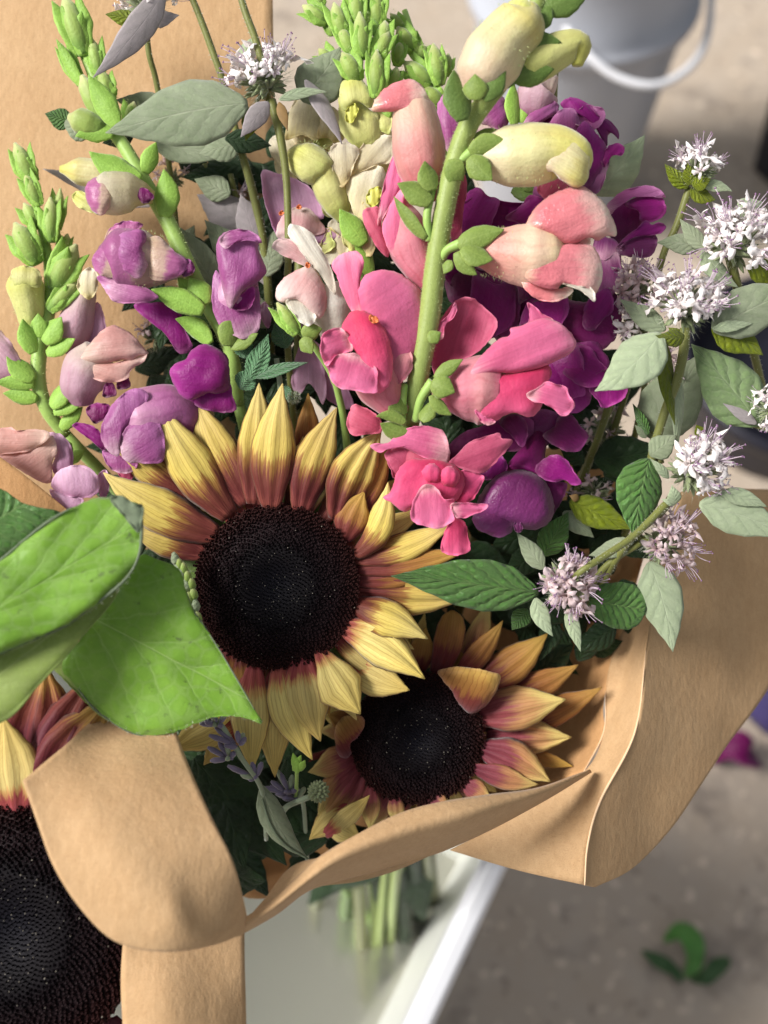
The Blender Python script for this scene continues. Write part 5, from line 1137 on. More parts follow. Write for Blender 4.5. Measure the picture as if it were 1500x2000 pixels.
for b, t, w_, z in [((712, 478), (664, 412), 46, -10), ((725, 540), (690, 440), 40, -30), ((745, 240), (755, 200), 30, -20)]: sep(cy, (*b, z), (*t, z+6), w_, SEPB, lift=12)
P_(cy, [(640, 440), (658, 428), (676, 445), (690, 480), (695, 520), (675, 525), (655, 490)], -60, CREAM, bulge=12, name='petal')
fr = flower(cy, 0, label='loose cream petals filling the cluster')
for i, (x, y, r, rot, z, m) in enumerate([(598, 236, 34, 80, -84, CREAM), (628, 262, 26, 30, -80, BUDY), (560, 300, 24, 120, -100, CREAM), (648, 250, 24, 70, -60, CREAM), (752, 300, 30, 60, -40, CREAM), (700, 410, 24, 270, -40, CREAM), (735, 420, 24, 280, -16, CREAM), (655, 480, 24, 250, -50, CREAM), (628, 470, 22, 200, -64, BUDY), (742, 240, 20, 90, -20, BUDY), (690, 460, 20, 270, -30, BUDY), (600, 470, 26, 210, -100, LILAC), (655, 400, 22, 120, -50, BUDY)]):
    lobe(fr, x, y, r*1.3, rot, z, m, 50+i, ruf=1.8)
for i, (b, t, w_, z) in enumerate([((655, 130), (622, 95), 40, -36), ((775, 130), (782, 80), 36, -50), ((690, 200), (655, 160), 40, -30), ((765, 180), (775, 130), 40, -30)]): greenbud(cy, b, t, w_, z, 60+i)
# spike beside it
gs = thing('snapdragon', 'short all-green snapdragon spike of tight buds to the right of the cream one', 'snapdragon', (860, 300, -120))
tube('stem', gs, [(790, 20, -70), (815, 90, -74), (850, 180, -84), (868, 300, -120), (860, 600, -200), (810, 1100, -560), (780, 1600, -1200)], [6, 9, 12, 12], STEML, n=10, nv=40)
for i, (b, t, w_, z) in enumerate([((790, 60), (762, 26), 32, -74), ((806, 100), (776, 52), 50, -62), ((820, 120), (800, 66), 40, -70), ((842, 165), (788, 120), 56, -50), ((858, 168), (846, 84), 52, -46), ((868, 150), (876, 104), 36, -60), ((822, 120), (826, 84), 34, -66), ((866, 205), (822, 172), 54, -56), ((760, 215), (742, 200), 30, -70), ((770, 240), (760, 215), 36, -64)]):
    greenbud(gs, b, t, w_, z, 40+i)

# ================================================================ white / blush snapdragon left of the pink one
ws = thing('snapdragon', 'small white and blush snapdragon bloom with one green bud, left of the hot pink bloom', 'snapdragon', (640, 700, -60))
tube('stem', ws, [(562, 626, 26), (590, 652, 24), (630, 700, 6), (668, 800, -60), (700, 1100, -300), (745, 1600, -1000)], [6, 9, 10, 12], STEML, n=10, nv=40)
f = flower(ws, 0, label='white bloom with a blush palate')
budbody(f, [(650, 680, -10), (655, 640, 0), (648, 595, 10), (635, 560, 14)], [20, 40, 48, 34], WHITE, name='tube')
P_(f, [(561, 446), (568, 437), (582, 440), (606, 452), (622, 476), (640, 508), (652, 540), (656, 575), (642, 562), (622, 530), (598, 505), (578, 478), (563, 460)], 60, WHITE, base=(655, 575), tip=(565, 440), bulge=12, n=64, name='upper_lip')
P_(f, [(531, 482), (540, 469), (562, 465), (588, 478), (604, 498), (610, 525), (590, 518), (560, 502), (540, 490)], 44, BLUSH, base=(605, 520), tip=(532, 478), bulge=8, name='upper_lip')
P_(f, [(538, 572), (550, 548), (575, 530), (602, 520), (622, 535), (636, 566), (638, 600), (624, 622), (606, 612), (588, 592), (572, 582), (556, 590), (544, 588)], 56, BLUSH, base=(610, 522), tip=(560, 600), bulge=30, curl=-8, n=64, name='palate')
P_(f, [(558, 590), (576, 582), (596, 592), (618, 618), (606, 636), (588, 630), (572, 612)], 62, WHITE, base=(580, 585), tip=(600, 635), bulge=6, ruf=2, name='lower_lip')
P_(f, [(599, 512), (606, 517), (602, 524), (596, 519)], 84, ORANGE, bulge=1, name='throat', n=16, rings=4)
greenbud(ws, (584, 652), (540, 590), 42, 34, 71)
for b, t, w_ in [((590, 655, 44), (628, 642, 48), 34), ((588, 662, 48), (610, 690, 50), 30)]: sep(ws, b, t, w_, SEP, lift=8)

# ================================================================ lilac snapdragon deeper in
li = thing('snapdragon', 'dusty lilac snapdragon set deep between the white bloom and the cream ones', 'snapdragon', (580, 800, -180))
tube('stem', li, [(580, 300, -130), (585, 500, -150), (590, 800, -190), (640, 1200, -500), (720, 1700, -1400)], [10, 14, 14, 12], STEMD, n=10, nv=30)
f = flower(li, 0, label='upper lilac bloom with orange specks')
P_(f, [(510, 338), (520, 332), (545, 340), (578, 350), (608, 368), (624, 395), (632, 425), (610, 428), (582, 412), (562, 440), (550, 470), (532, 440), (516, 388)], -80, LILAC, base=(570, 450), tip=(540, 332), bulge=-6, tilt=(0, 0), curl=8, n=70, name='upper_lip')
P_(f, [(542, 462), (546, 430), (572, 406), (602, 408), (626, 430), (634, 452), (606, 462), (574, 466)], -52, BLUSH, base=(590, 408), tip=(580, 470), bulge=18, name='palate')
P_(f, [(604, 452), (640, 446), (662, 452), (660, 468), (636, 476), (610, 472)], -56, LILAC, bulge=8, name='lower_lip')
for (x, y) in ((584, 404), (550, 415)): P_(f, [(x-5, y), (x, y-5), (x+6, y), (x+2, y+5), (x-4, y+4)], -36, ORANGE, bulge=1, n=16, rings=4, name='throat')
f = flower(li, 0, label='lower lilac bloom half hidden above the sunflower')
P_(f, [(570, 755), (576, 700), (592, 668), (612, 682), (632, 722), (638, 762), (630, 790), (618, 765), (602, 745), (588, 768)], -100, LILAC, base=(605, 670), tip=(605, 780), bulge=10, n=60, ruf=3, name='lower_lip')
P_(f, [(600, 660), (640, 690), (680, 760), (690, 800), (640, 780), (610, 720)], -120, LILAC, bulge=14, name='tube')
P_(f, [(508, 600), (520, 590), (530, 620), (524, 640), (512, 625)], -100, LILAC, bulge=4, name='petal')

# ================================================================ left snapdragon with magenta buds (the longer one)
l1 = thing('snapdragon', 'snapdragon with magenta-tipped cream buds leaning against the brown paper at upper left', 'snapdragon', (460, 760, -80))
S1 = [(120, -40, -60), (150, 70, -60), (188, 165, -58), (212, 240, -56), (246, 292, -54), (292, 372, -50), (332, 442, -48), (372, 530, -46), (408, 598, -48), (438, 655, -54), (458, 715, -66), (466, 790, -90)]
tube('stem', l1, S1, [6, 8, 9, 11, 13, 14, 15, 16, 17, 17, 15, 13, 12], STEML, n=14, nv=60)
tube('stem', l1, [(466, 790, -90), (520, 1000, -260), (640, 1400, -700), (700, 1700, -1400), (690, 1850, -2200)], [12, 13], STEML, n=10, nv=30)
hairs(l1, S1, [6, 9, 12, 14, 16, 17, 15], HAIR, n=1100, ln=6)
for i, (b, t, w_, z) in enumerate([((166, 108), (124, -12), 68, -50), ((196, 150), (176, 70), 44, -54), ((160, 166), (118, 84), 36, -56), ((218, 196), (196, 136), 48, -58), ((250, 246), (262, 198), 40, -66)]): greenbud(l1, b, t, w_, z, 80+i)
for i, (b, t, w_) in enumerate([((206, 250), (160, 148), 44), ((216, 258), (134, 228), 60), ((270, 350), (118, 330), 64)]):
    z = -36
    f = flower(l1, 0, 'bud')
    mx = ((b[0]*.4+t[0]*.6), (b[1]*.4+t[1]*.6)); budbody(f, [(*b, z-8), (*mx, z), (*t, z)], [w_*.16, w_*.36, w_*.44, w_*.42, w_*.12], BUDG if i < 2 else BUDC)
sep(l1, (229, 247, -10), (177, 152, -6), 46, SEPB, lift=14); sep(l1, (222, 262, -30), (150, 268, -26), 40, SEPB, lift=10, bend=14)
sep(l1, (276, 352, 0), (178, 302, 4), 52, SEPB, lift=16, bend=-8, ruf=.05); sep(l1, (284, 338, -36), (304, 280, -34), 34, SEPB, lift=8); sep(l1, (318, 425, -34), (322, 335, -30), 50, SEPB, lift=14, bend=12)
sep(l1, (160, 168, -40), (116, 80, -38), 26, SEPB, lift=8, bend=-8)
f = flower(l1, 0, 'bud', label='cream bud with a magenta tip')
budbody(f, [(300, 386, -16), (262, 376, -6), (215, 378, 0), (176, 372, 2)], [12, 24, 38, 42, 40, 20], CREAM, n=24)
P_(f, [(166, 372), (176, 352), (198, 346), (216, 356), (222, 380), (212, 408), (196, 420), (176, 406)], 28, MAGB, base=(224, 382), tip=(168, 378), bulge=20, curl=-16, name='upper_lip')
P_(f, [(140, 385), (150, 372), (176, 382), (190, 405), (196, 420), (170, 412), (150, 402)], 6, BUDY, base=(190, 410), tip=(142, 380), bulge=12, name='lower_lip')
P_(f, [(262, 366), (278, 366), (298, 378), (298, 390), (280, 398), (270, 385)], 14, PURD, bulge=6, name='spur', curl=-6)
hairs(f, [(262, 376, -6), (215, 378, 0), (176, 372, 2)], [36, 42, 34], HAIR, n=200, ln=5)
f = flower(l1, 0, label='large half-closed bud, cream streaked with purple')
budbody(f, [(378, 526, -12), (340, 520, -2), (290, 512, 4), (240, 506, 6), (200, 510, 4)], [12, 26, 44, 60, 60, 30], MAGB, n=28, nv=36)
P_(f, [(224, 484), (230, 462), (256, 449), (282, 452), (286, 470), (276, 482), (284, 500), (288, 520), (276, 542), (256, 540), (236, 522), (226, 505)], 54, PURV, base=(285, 500), tip=(226, 480), bulge=22, curl=-12, wr=(5, 22), n=60, name='upper_lip')
P_(f, [(180, 508), (190, 488), (214, 474), (232, 490), (236, 520), (230, 542), (206, 540), (188, 530)], 40, MAGB, base=(238, 520), tip=(184, 500), bulge=18, curl=-10, name='lower_lip')
P_(f, [(190, 540), (230, 542), (280, 560), (310, 580), (290, 590), (245, 592), (220, 588), (205, 565)], 24, MAGT, base=(310, 580), tip=(195, 545), bulge=16, n=60, name='lower_lip')
P_(f, [(286, 470), (310, 462), (340, 490), (366, 512), (350, 540), (310, 548), (290, 540), (288, 505)], 40, MAGB, base=(290, 500), tip=(366, 515), bulge=18, curl=-10, name='tube')
P_(f, [(350, 512), (368, 506), (380, 520), (376, 534), (356, 538)], 34, PURS, bulge=8, curl=-6, name='spur')
P_(f, [(205, 470), (215, 445), (245, 432), (280, 438), (265, 450), (235, 455)], 20, MAGB, bulge=8, name='petal')
P_(f, [(262, 600), (300, 590), (345, 600), (360, 640), (376, 680), (350, 690), (320, 650)], -40, PURP, bulge=12, name='petal')
hairs(f, [(340, 520, -2), (290, 512, 4), (240, 506, 6)], [44, 60, 60], HAIR, n=260, ln=5)
for b, t, w_, kw in [((398, 608, 10), (300, 566, 14), 46, dict(lift=14)), ((392, 590, -6), (350, 545, -4), 40, dict(lift=14)), ((402, 596, 4), (372, 545, 6), 50, dict(lift=14)), ((410, 672, -30), (346, 622, -30), 40, dict(lift=8, bend=14))]: sep(l1, b, t, w_, SEPB, **kw)
f = flower(l1, 0, label='glossy purple hooded bloom right of its stem')
budbody(f, [(482, 665, -30), (472, 632, -16), (462, 590, -8), (462, 545, -4)], [18, 38, 46, 40], MAGT, name='tube')
P_(f, [(415, 600), (414, 560), (422, 528), (440, 560), (452, 600), (470, 612), (500, 560), (508, 590), (509, 622), (500, 652), (478, 662), (450, 652), (428, 634)], 20, PURV, base=(475, 662), tip=(425, 530), bulge=14, n=64, name='lower_lip')
P_(f, [(423, 496), (426, 468), (444, 452), (478, 449), (502, 458), (510, 472), (502, 480), (510, 502), (520, 532), (498, 554), (480, 562), (464, 584), (450, 603), (440, 582), (432, 552), (427, 522)], 48, PURV, base=(450, 600), tip=(470, 450), bulge=30, curl=-12, n=72, rings=12, wr=(6, 30), name='upper_lip')
P_(f, [(428, 470), (445, 452), (478, 449), (502, 458), (510, 474), (490, 470), (462, 472), (440, 486)], 76, PURV, base=(430, 480), tip=(508, 468), bulge=8, name='upper_lip')
P_(f, [(454, 600), (466, 582), (492, 560), (498, 580), (488, 602), (468, 606)], 38, PURP, bulge=-4, name='throat')
for b, t, w_, kw in [((446, 676, 20), (452, 628, 24), 42, dict(lift=10, prof=PR_ROUND)), ((450, 678, 14), (504, 654, 18), 30, dict(lift=10))]: sep(f, b, t, w_, **kw)
f = flower(l1, 0, label='vivid magenta lip above the sunflower petals')
P_(f, [(332, 732), (340, 712), (362, 702), (376, 682), (400, 671), (424, 680), (444, 696), (448, 724), (448, 756), (430, 768), (405, 768), (372, 782), (350, 768)], 10, PURP, base=(448, 740), tip=(335, 730), bulge=28, curl=-12, n=64, wr=(6, 30), name='upper_lip')
P_(f, [(372, 782), (400, 762), (446, 748), (455, 775), (462, 800), (440, 806), (400, 800)], -14, PURP, bulge=10, name='lower_lip')
f = flower(l1, 0, label='large magenta bloom lying sideways above the sunflower')
budbody(f, [(385, 850, -60), (345, 812, -40), (300, 815, -28), (240, 835, -24)], [30, 52, 60, 62, 40], MAGT, name='tube', n=28)
P_(f, [(196, 850), (206, 812), (230, 778), (262, 758), (290, 768), (280, 800), (256, 824), (236, 850), (232, 890), (210, 880)], 20, PURV, base=(250, 860), tip=(240, 770), bulge=18, n=60, name='upper_lip')
P_(f, [(236, 852), (262, 822), (300, 812), (320, 850), (318, 900), (270, 905), (240, 895)], 24, PURV, base=(240, 880), tip=(315, 830), bulge=16, n=60, name='lower_lip')
P_(f, [(142, 832), (160, 826), (188, 836), (206, 860), (205, 882), (180, 862)], 4, PURP, base=(205, 870), tip=(143, 832), bulge=6)
P_(f, [(168, 800), (186, 788), (214, 792), (208, 815), (184, 826)], -8, PURD, bulge=8)
P_(f, [(200, 880), (232, 888), (270, 902), (250, 925), (215, 915)], 0, PURV, bulge=8)
for k, (x, y) in enumerate([(212, 760), (240, 745)]): P_(f, [(x-12, y+14), (x-4, y-12), (x+10, y-10), (x+14, y+12)], -40, PURD, bulge=4, n=20)

# ================================================================ far-left snapdragon
l2 = thing('snapdragon', 'short fuzzy green snapdragon with peach blooms at the far left edge', 'snapdragon', (125, 860, -110))
S2 = [(38, 300, -110), (60, 370, -108), (80, 440, -104), (96, 520, -98), (96, 600, -92), (80, 670, -86), (74, 740, -84), (92, 800, -90), (128, 850, -110)]
tube('stem', l2, S2, [5, 7, 9, 11, 13, 15, 16, 15, 13], STEML, n=14, nv=50)
tube('stem', l2, [(128, 850, -110), (260, 1000, -260), (560, 1450, -760), (680, 1750, -1500)], [13, 12], STEML, n=10, nv=30)
hairs(l2, S2, [6, 9, 13, 16, 14], HAIR, n=800, ln=7)
for i, (b, t, w_, z) in enumerate([((66, 358), (28, 278), 54, -96), ((78, 402), (48, 338), 40, -86), ((76, 446), (46, 396), 42, -92), ((100, 474), (98, 384), 50, -84), ((112, 450), (118, 366), 34, -104), ((74, 516), (28, 434), 70, -80), ((124, 500), (132, 456), 36, -110), ((104, 566), (150, 476), 74, -74), ((96, 606), (156, 546), 48, -72)]): greenbud(l2, b, t, w_, z, 120+i)
f = flower(l2, 0, 'bud', label='pale yellow bud with a folded top')
budbody(f, [(62, 650, -84), (58, 605, -76), (50, 560, -70), (50, 530, -70)], [18, 26, 32, 38, 22], BUDY, n=22)
P_(f, [(18, 545), (26, 526), (48, 518), (72, 526), (82, 546), (74, 562), (50, 558), (26, 564)], -42, BUDY, base=(50, 565), tip=(50, 518), bulge=14, curl=-8, name='upper_lip')
hairs(f, [(60, 630, -80), (50, 540, -70)], [28, 36], HAIR, n=180, ln=6)
for b, t, w_ in [((66, 690, -50), (44, 626, -46), 38), ((76, 660, -56), (76, 614, -52), 36), ((84, 668, -54), (122, 622, -52), 48), ((90, 690, -60), (148, 664, -56), 34), ((66, 742, -56), (14, 698, -52), 42), ((66, 752, -58), (-6, 746, -56), 30), ((72, 780, -66), (10, 768, -66), 34), ((98, 794, -56), (136, 748, -52), 44), ((104, 806, -60), (162, 788, -56), 26), ((118, 838, -70), (162, 796, -66), 30), ((138, 892, -80), (112, 856, -70), 36), ((130, 905, -84), (165, 880, -80), 24)]: sep(l2, b, t, w_, SEPB, lift=10)
f = flower(l2, 0, 'bud', label='white and mauve closed bloom beside the paper')
budbody(f, [(130, 690, -100), (146, 640, -94), (160, 590, -88), (176, 545, -84)], [20, 34, 36, 30, 24, 10], PEACT, n=22)
P_(f, [(150, 560), (160, 532), (178, 522), (192, 540), (190, 565), (176, 585), (166, 580)], -56, CREAM, base=(170, 585), tip=(172, 525), bulge=10, name='upper_lip')
P_(f, [(165, 680), (178, 620), (190, 590), (204, 620), (206, 665), (190, 690)], -100, LILAC, base=(185, 690), tip=(190, 590), bulge=8)
f = flower(l2, 0, label='peach two-lipped bloom opening to the right')
budbody(f, [(160, 790, -70), (158, 755, -60), (170, 720, -54), (195, 690, -50)], [22, 42, 48, 36], PEACT, name='tube', n=24)
P_(f, [(156, 707), (164, 688), (184, 662), (204, 642), (226, 636), (258, 654), (282, 680), (288, 691), (268, 696), (256, 706), (240, 702), (212, 708), (180, 710)], -16, PEACH, base=(160, 700), tip=(285, 685), bulge=24, curl=-10, n=64, name='upper_lip')
P_(f, [(156, 712), (190, 710), (228, 708), (246, 702), (266, 698), (286, 692), (280, 708), (264, 716), (254, 724), (248, 740), (218, 747), (188, 742), (166, 728)], -22, PEACH, base=(165, 715), tip=(250, 740), bulge=16, ruf=3, n=64, name='lower_lip')
f = flower(l2, 0, label='pink-mauve bloom cut by the left edge')
P_(f, [(-60, 640), (-10, 640), (10, 655), (30, 682), (44, 715), (36, 744), (0, 742), (-60, 730)], -60, PEACT, base=(40, 740), tip=(-50, 650), bulge=22, name='tube')
f = flower(l2, 0, label='lowest peach bloom, cut by the left edge above the green leaf')
P_(f, [(-60, 845), (-10, 838), (20, 834), (34, 842), (62, 838), (96, 844), (90, 862), (60, 880), (20, 886), (-60, 890)], -10, PEACH, base=(95, 850), tip=(-40, 850), bulge=14, ruf=3, n=60, name='upper_lip')
P_(f, [(-60, 890), (0, 884), (50, 880), (84, 866), (102, 850), (112, 880), (102, 905), (100, 942), (72, 938), (40, 918), (0, 900)], -24, PEACH, base=(100, 860), tip=(30, 915), bulge=18, n=60, name='lower_lip')
P_(f, [(92, 848), (118, 848), (140, 872), (140, 915), (118, 935), (102, 915), (108, 885)], -40, LILAC, base=(130, 930), tip=(110, 850), bulge=14, name='tube')
f = flower(l2, 0, label='small lilac bloom beside the lowest sunflower petals')
P_(f, [(100, 950), (112, 922), (142, 909), (172, 912), (194, 936), (192, 962), (162, 974), (128, 968)], 0, LILAC, base=(150, 972), tip=(145, 910), bulge=18, name='upper_lip')
P_(f, [(98, 956), (128, 968), (162, 974), (158, 990), (140, 1002), (110, 985)], 4, LILAC, bulge=8, ruf=3, name='lower_lip')
P_(f, [(190, 930), (206, 918), (214, 940), (208, 970), (196, 968)], -20, LILAC, bulge=5)
P_(f, [(228, 920), (245, 905), (262, 925), (250, 940)], -30, PINKS, bulge=5)
# ================================================================ mint / bee-balm sprigs
def sprig(label, q, stem, rad, mat=None, group='mint sprigs in the bouquet'):
    t = thing('mint_sprig', label, 'mint sprig', q, group)
    if stem:
        tube('stem', t, stem, rad, mat or STEMD, n=10, nv=max(20, len(stem)*9)); hairs(t, stem, rad, HAIRG, n=int(60*len(stem)), ln=5, seed=len(label))
    return t
t = sprig('white mint bloom with lime bracts on a thin stem, highest of those on the right', (1345, 370, -10), [(1347, 366, -10), (1322, 440, -20), (1300, 485, -30), (1284, 540, -45), (1262, 640, -80), (1180, 900, -200)], [8, 7, 6, 7, 8])
mint_head(t, (1362, 338, 0), 40, (.12, .92, .35), 15, 1, spread=70, fs=1.0)
for b, e, w_, m, kw in [((1345, 366, 0), (1298, 320, 6), 32, OLIVE, dict(bend=-8)), ((1348, 362, 18), (1342, 318, 22), 28, OLIVE, {}), ((1352, 362, 20), (1388, 350, 24), 34, OLIVE, {}), ((1350, 368, 6), (1398, 390, 4), 34, OLIVE, dict(bend=10)), ((1370, 362, 12), (1430, 374, 4), 24, PALE, dict(bend=-8))]: leaf(t, b, e, w_, m, name='bract', lift=8, **kw)
t = sprig('largest white mint bloom, at the right edge below the highest one', (1430, 520, 10), [(1425, 500, 20), (1440, 560, 0), (1460, 640, -60), (1500, 800, -200)], [10, 9, 8])
mint_head(t, (1432, 482, 30), 58, (.05, .72, .65), 22, 2, spread=78, fs=.95)
for b, e, w_, m, kw in [((1368, 484, 20), (1283, 474, 14), 42, SAGE, dict(bend=6)), ((1378, 486, 30), (1328, 428, 26), 34, SAGE, dict(bend=-6)), ((1372, 488, 34), (1442, 562, 30), 48, PALE, dict(bend=14, roll=20)), ((1460, 520, 30), (1530, 545, 20), 50, OLIVE, {}), ((1440, 420, 20), (1490, 395, 10), 50, PALE, {})]: leaf(t, b, e, w_, m, lift=10, **kw)
t = sprig('white mint bloom with two long pale leaves hanging over the purple snapdragon', (1338, 660, 60), [(1338, 640, 66), (1336, 680, 60), (1322, 745, 44), (1300, 800, 20), (1276, 880, -10), (1255, 960, -50), (1150, 1200, -300)], [10, 9, 9, 8, 9])
mint_head(t, (1338, 604, 60), 56, (.0, .8, .58), 22, 3, spread=80, fs=.95)
for b, e, w_, m, kw in [((1336, 655, 90), (1280, 655, 118), 34, OLIVE, dict(bend=-12)), ((1290, 650, 112), (1162, 764, 130), 92, PALE, dict(bend=-20, lift=20, roll=-14)), ((1392, 645, 76), (1570, 560, 90), 96, SAGE, dict(bend=-10)), ((1390, 640, 66), (1490, 694, 50), 66, OLIVE, dict(bend=-12)), ((1300, 645, 50), (1210, 584, 44), 44, PALE, dict(bend=-4)), ((1392, 642, 84), (1470, 632, 84), 22, PALE, {}), ((1296, 658, 60), (1318, 830, 30), 44, OLIVE, dict(roll=30, bend=8)), ((1325, 730, 30), (1322, 880, 0), 34, PALE, dict(roll=30)), ((1330, 660, 60), (1305, 640, 66), 20, OLIVE, {})]: 
    kw.setdefault('lift', 10); leaf(t, b, e, w_, m, **kw)
t = sprig('mint sprig with a broad ribbed green leaf at the right edge', (1490, 832, 0), [(1470, 828, 0), (1500, 835, 0), (1560, 850, -10)], [7, 8])
leaf(t, (1484, 830, 8), (1350, 672, 22), 118, MINT, lift=14, cup=.12, bend=4); mint_head(t, (1510, 800, 30), 34, (-.5, .5, .6), 9, 4)
leaf(t, (1478, 828, 16), (1412, 788, 22), 22, SAGEP, lift=4)
t = sprig('mint sprig with a wide dull leaf behind the crossing stems on the right', (1270, 850, -40), [(1290, 905, -20), (1275, 850, -36), (1262, 830, -40)], [8, 7])
leaf(t, (1268, 856, -34), (1372, 690, -26), 124, SAGE, lift=12, cup=.1); leaf(t, (1266, 850, -20), (1236, 788, -16), 22, MINTD, roll=30, lift=5); leaf(t, (1262, 855, -24), (1240, 830, -20), 16, SAGE, lift=4)
leaf(t, (1270, 890, 10), (1320, 850, 14), 50, SAGE, lift=10); leaf(t, (1370, 850, -8), (1360, 830, -6), 22, OLIVE, lift=3)
t = sprig('white mint bloom facing right, standing over the top of the paper flap', (1340, 940, 10), [(1320, 960, 0), (1290, 1000, -6), (1225, 1060, -20), (1150, 1180, -120)], [9, 8, 7])
mint_head(t, (1352, 922, 16), 54, (.62, .35, .66), 20, 5, spread=68, fs=.98)
for b, e, w_, m, kw in [((1306, 934, 48), (1270, 896, 52), 18, PALE, {}), ((1318, 985, 50), (1312, 948, 60), 28, PALE, {}), ((1318, 985, 44), (1292, 975, 50), 14, PALE, {}), ((1408, 962, 36), (1498, 990, 30), 34, PALE, dict(bend=-6)), ((1366, 984, 30), (1540, 1050, 20), 82, PALE, dict(bend=-14, cup=.1)), ((1268, 896, 26), (1240, 1052, 34), 98, MINTD, dict(bend=12, roll=12, cup=.25))]: leaf(t, b, e, w_, m, lift=12, **kw)
t = sprig('blush mint bloom with a long dark green leaf pointing at the big sunflower', (1105, 1150, 10), [(1302, 984, 24), (1240, 1045, 44), (1190, 1080, 60), (1138, 1114, 74), (1108, 1140, 40)], [8, 7, 7, 6])
mint_head(t, (1104, 1140, 24), 52, (.12, .18, .95), 22, 6, kind='blush', spread=72, fs=.95)
for b, e, w_, m, kw in [((1052, 1158, 34), (764, 1125, 60), 100, MINTD, dict(bend=6, cup=.14, lift=22)), ((1152, 1170, 10), (1262, 1190, 0), 92, MINTD, dict(bend=4, prof=PR_ROUND)), ((1062, 1112, 30), (1009, 1040, 30), 38, SAGE, {}), ((1046, 1168, 40), (1080, 1243, 44), 36, PALE, dict(bend=10)), ((1108, 1188, 30), (1134, 1273, 34), 28, PALE, {}), ((1030, 1190, -20), (1000, 1230, -40), 40, MINTD, {})]:
    kw.setdefault('lift', 10); leaf(t, b, e, w_, m, **kw)
t = sprig('lilac-tinted mint bloom with a silvery leaf lying on the paper flap', (1290, 1080, -20), [(1240, 1045, -30), (1270, 1060, -24)], [7, 7])
tube('stem', t, [(1120, 1200, -120), (1180, 1110, -60), (1250, 1060, -26)], [8, 7], STEMD, n=10)
mint_head(t, (1294, 1064, -14), 46, (.5, .12, .8), 18, 7, kind='blush', spread=74)
leaf(t, (1268, 1098, 0), (1314, 1273, -10), 88, PALE, bend=-10, cup=.16, lift=14); leaf(t, (1240, 1060, -30), (1150, 1085, -40), 40, SAGE, lift=8)
t = sprig('greyish mint bloom half hidden behind the white ones, right of the purple snapdragon', (1230, 560, -40), [(1235, 580, -50), (1215, 700, -90), (1170, 850, -140), (1120, 980, -220)], [7, 8, 8])
mint_head(t, (1238, 570, -30), 44, (0, .7, .7), 14, 8, kind='blush')
t = sprig('small white mint bloom peeping out under the long pale leaf', (1230, 640, -50), [(1240, 660, -50), (1260, 740, -90), (1230, 900, -200)], [6, 7])
mint_head(t, (1236, 640, -26), 36, (-.4, .5, .7), 10, 9); mint_head(t, (1262, 716, -50), 40, (0, .4, .9), 8, 10, kind='blush')
leaf(t, (1235, 760, -60), (1268, 690, -56), 26, MINTD, lift=4)
t = sprig('withered mint bloom in shadow under the purple snapdragon', (1180, 860, -150), [(1215, 700, -130), (1190, 800, -140), (1140, 920, -190), (1090, 1060, -260)], [7, 7, 8])
mint_head(t, (1185, 838, -190), 44, (0, .3, .95), 6, 11, kind='blush', dens=.6); mint_head(t, (1160, 965, -160), 38, (0, .3, .95), 4, 12, kind='blush', dens=.6)
for b, e, w_, m in [((1160, 900, -120), (1300, 880, -110), 90, DARKL), ((1140, 905, -110), (1090, 865, -100), 40, DARKL), ((1112, 978, -20), (1236, 1034, -10), 62, OLIVE), ((1060, 1085, -30), (1110, 1000, -24), 60, MINTD), ((1100, 1000, -30), (1160, 1050, -40), 40, SAGE), ((1130, 975, -16), (1112, 968, -12), 16, RUST)]: leaf(t, b, e, w_, m, lift=8)
# leaf behind purple snapdragon
t = sprig('pale mint leaf showing beside the bucket behind the violet bloom', (1165, 370, -80), [(1150, 400, -90), (1120, 500, -120), (1100, 700, -200)], [6, 7])
leaf(t, (1160, 378, -80), (1259, 264, -70), 84, PALE, bend=12, lift=10)

# top centre and top left
t = sprig('mint bloom seen from below with a large grey-green leaf, top centre', (535, 210, 20), [(530, 195, 30), (548, 270, 24), (560, 360, 10), (563, 500, -10), (560, 640, -50), (580, 900, -200)], [9, 7, 7, 7, 8])
mint_head(t, (520, 158, 30), 54, (-.25, .85, .3), 20, 13, spread=78, fs=1.0)
for b, e, w_, m, kw in [((484, 202, 66), (211, 264, 84), 128, SAGE, dict(bend=10, cup=.18, lift=24, tipcurl=.05)), ((588, 196, -10), (665, 92, -14), 100, SAGE, dict(bend=10)), ((596, 156, 30), (668, 282, 26), 40, SAGEP, dict(bend=-10, roll=30)), ((525, 200, 60), (470, 268, 56), 40, SAGEP, dict(roll=20)), ((545, 200, 52), (562, 256, 50), 20, RUST, {}), ((545, 195, 50), (640, 180, 46), 22, PALE, dict(bend=-10)), ((500, 205, 40), (480, 275, 30), 40, OLIVE, {}), ((470, 120, 10), (500, 70, 6), 30, PALE, {})]:
    kw.setdefault('lift', 8); leaf(t, b, e, w_, m, **kw)
t = sprig('mint bloom at the very top left with a narrow silvery leaf across the green buds', (288, 60, -60), [(285, 42, -50), (291, 105, -60), (309, 180, -90), (340, 400, -150), (360, 650, -210)], [6, 6, 6, 7])
mint_head(t, (285, 12, -40), 50, (0, .9, .1), 14, 14, spread=80)
for b, e, w_, m, kw in [((322, -20, 6), (181, 152, 24), 56, SAGEP, dict(bend=-22, roll=24)), ((270, 42, -20), (206, 28, -20), 34, OLIVE, {}), ((290, 44, -14), (350, 30, -20), 34, SAGEP, {}), ((275, 42, -10), (250, 62, -4), 30, SAGEP, {})]: leaf(t, b, e, w_, m, lift=10, **kw)
t = sprig('tall thin mint stem rising out of the top of the picture', (435, 165, -40), [(350, -60, -20), (385, 20, -30), (415, 100, -40), (437, 165, -50), (470, 290, -80), (500, 400, -110), (520, 520, -140), (530, 700, -200)], [6, 7, 7, 9, 9, 8])
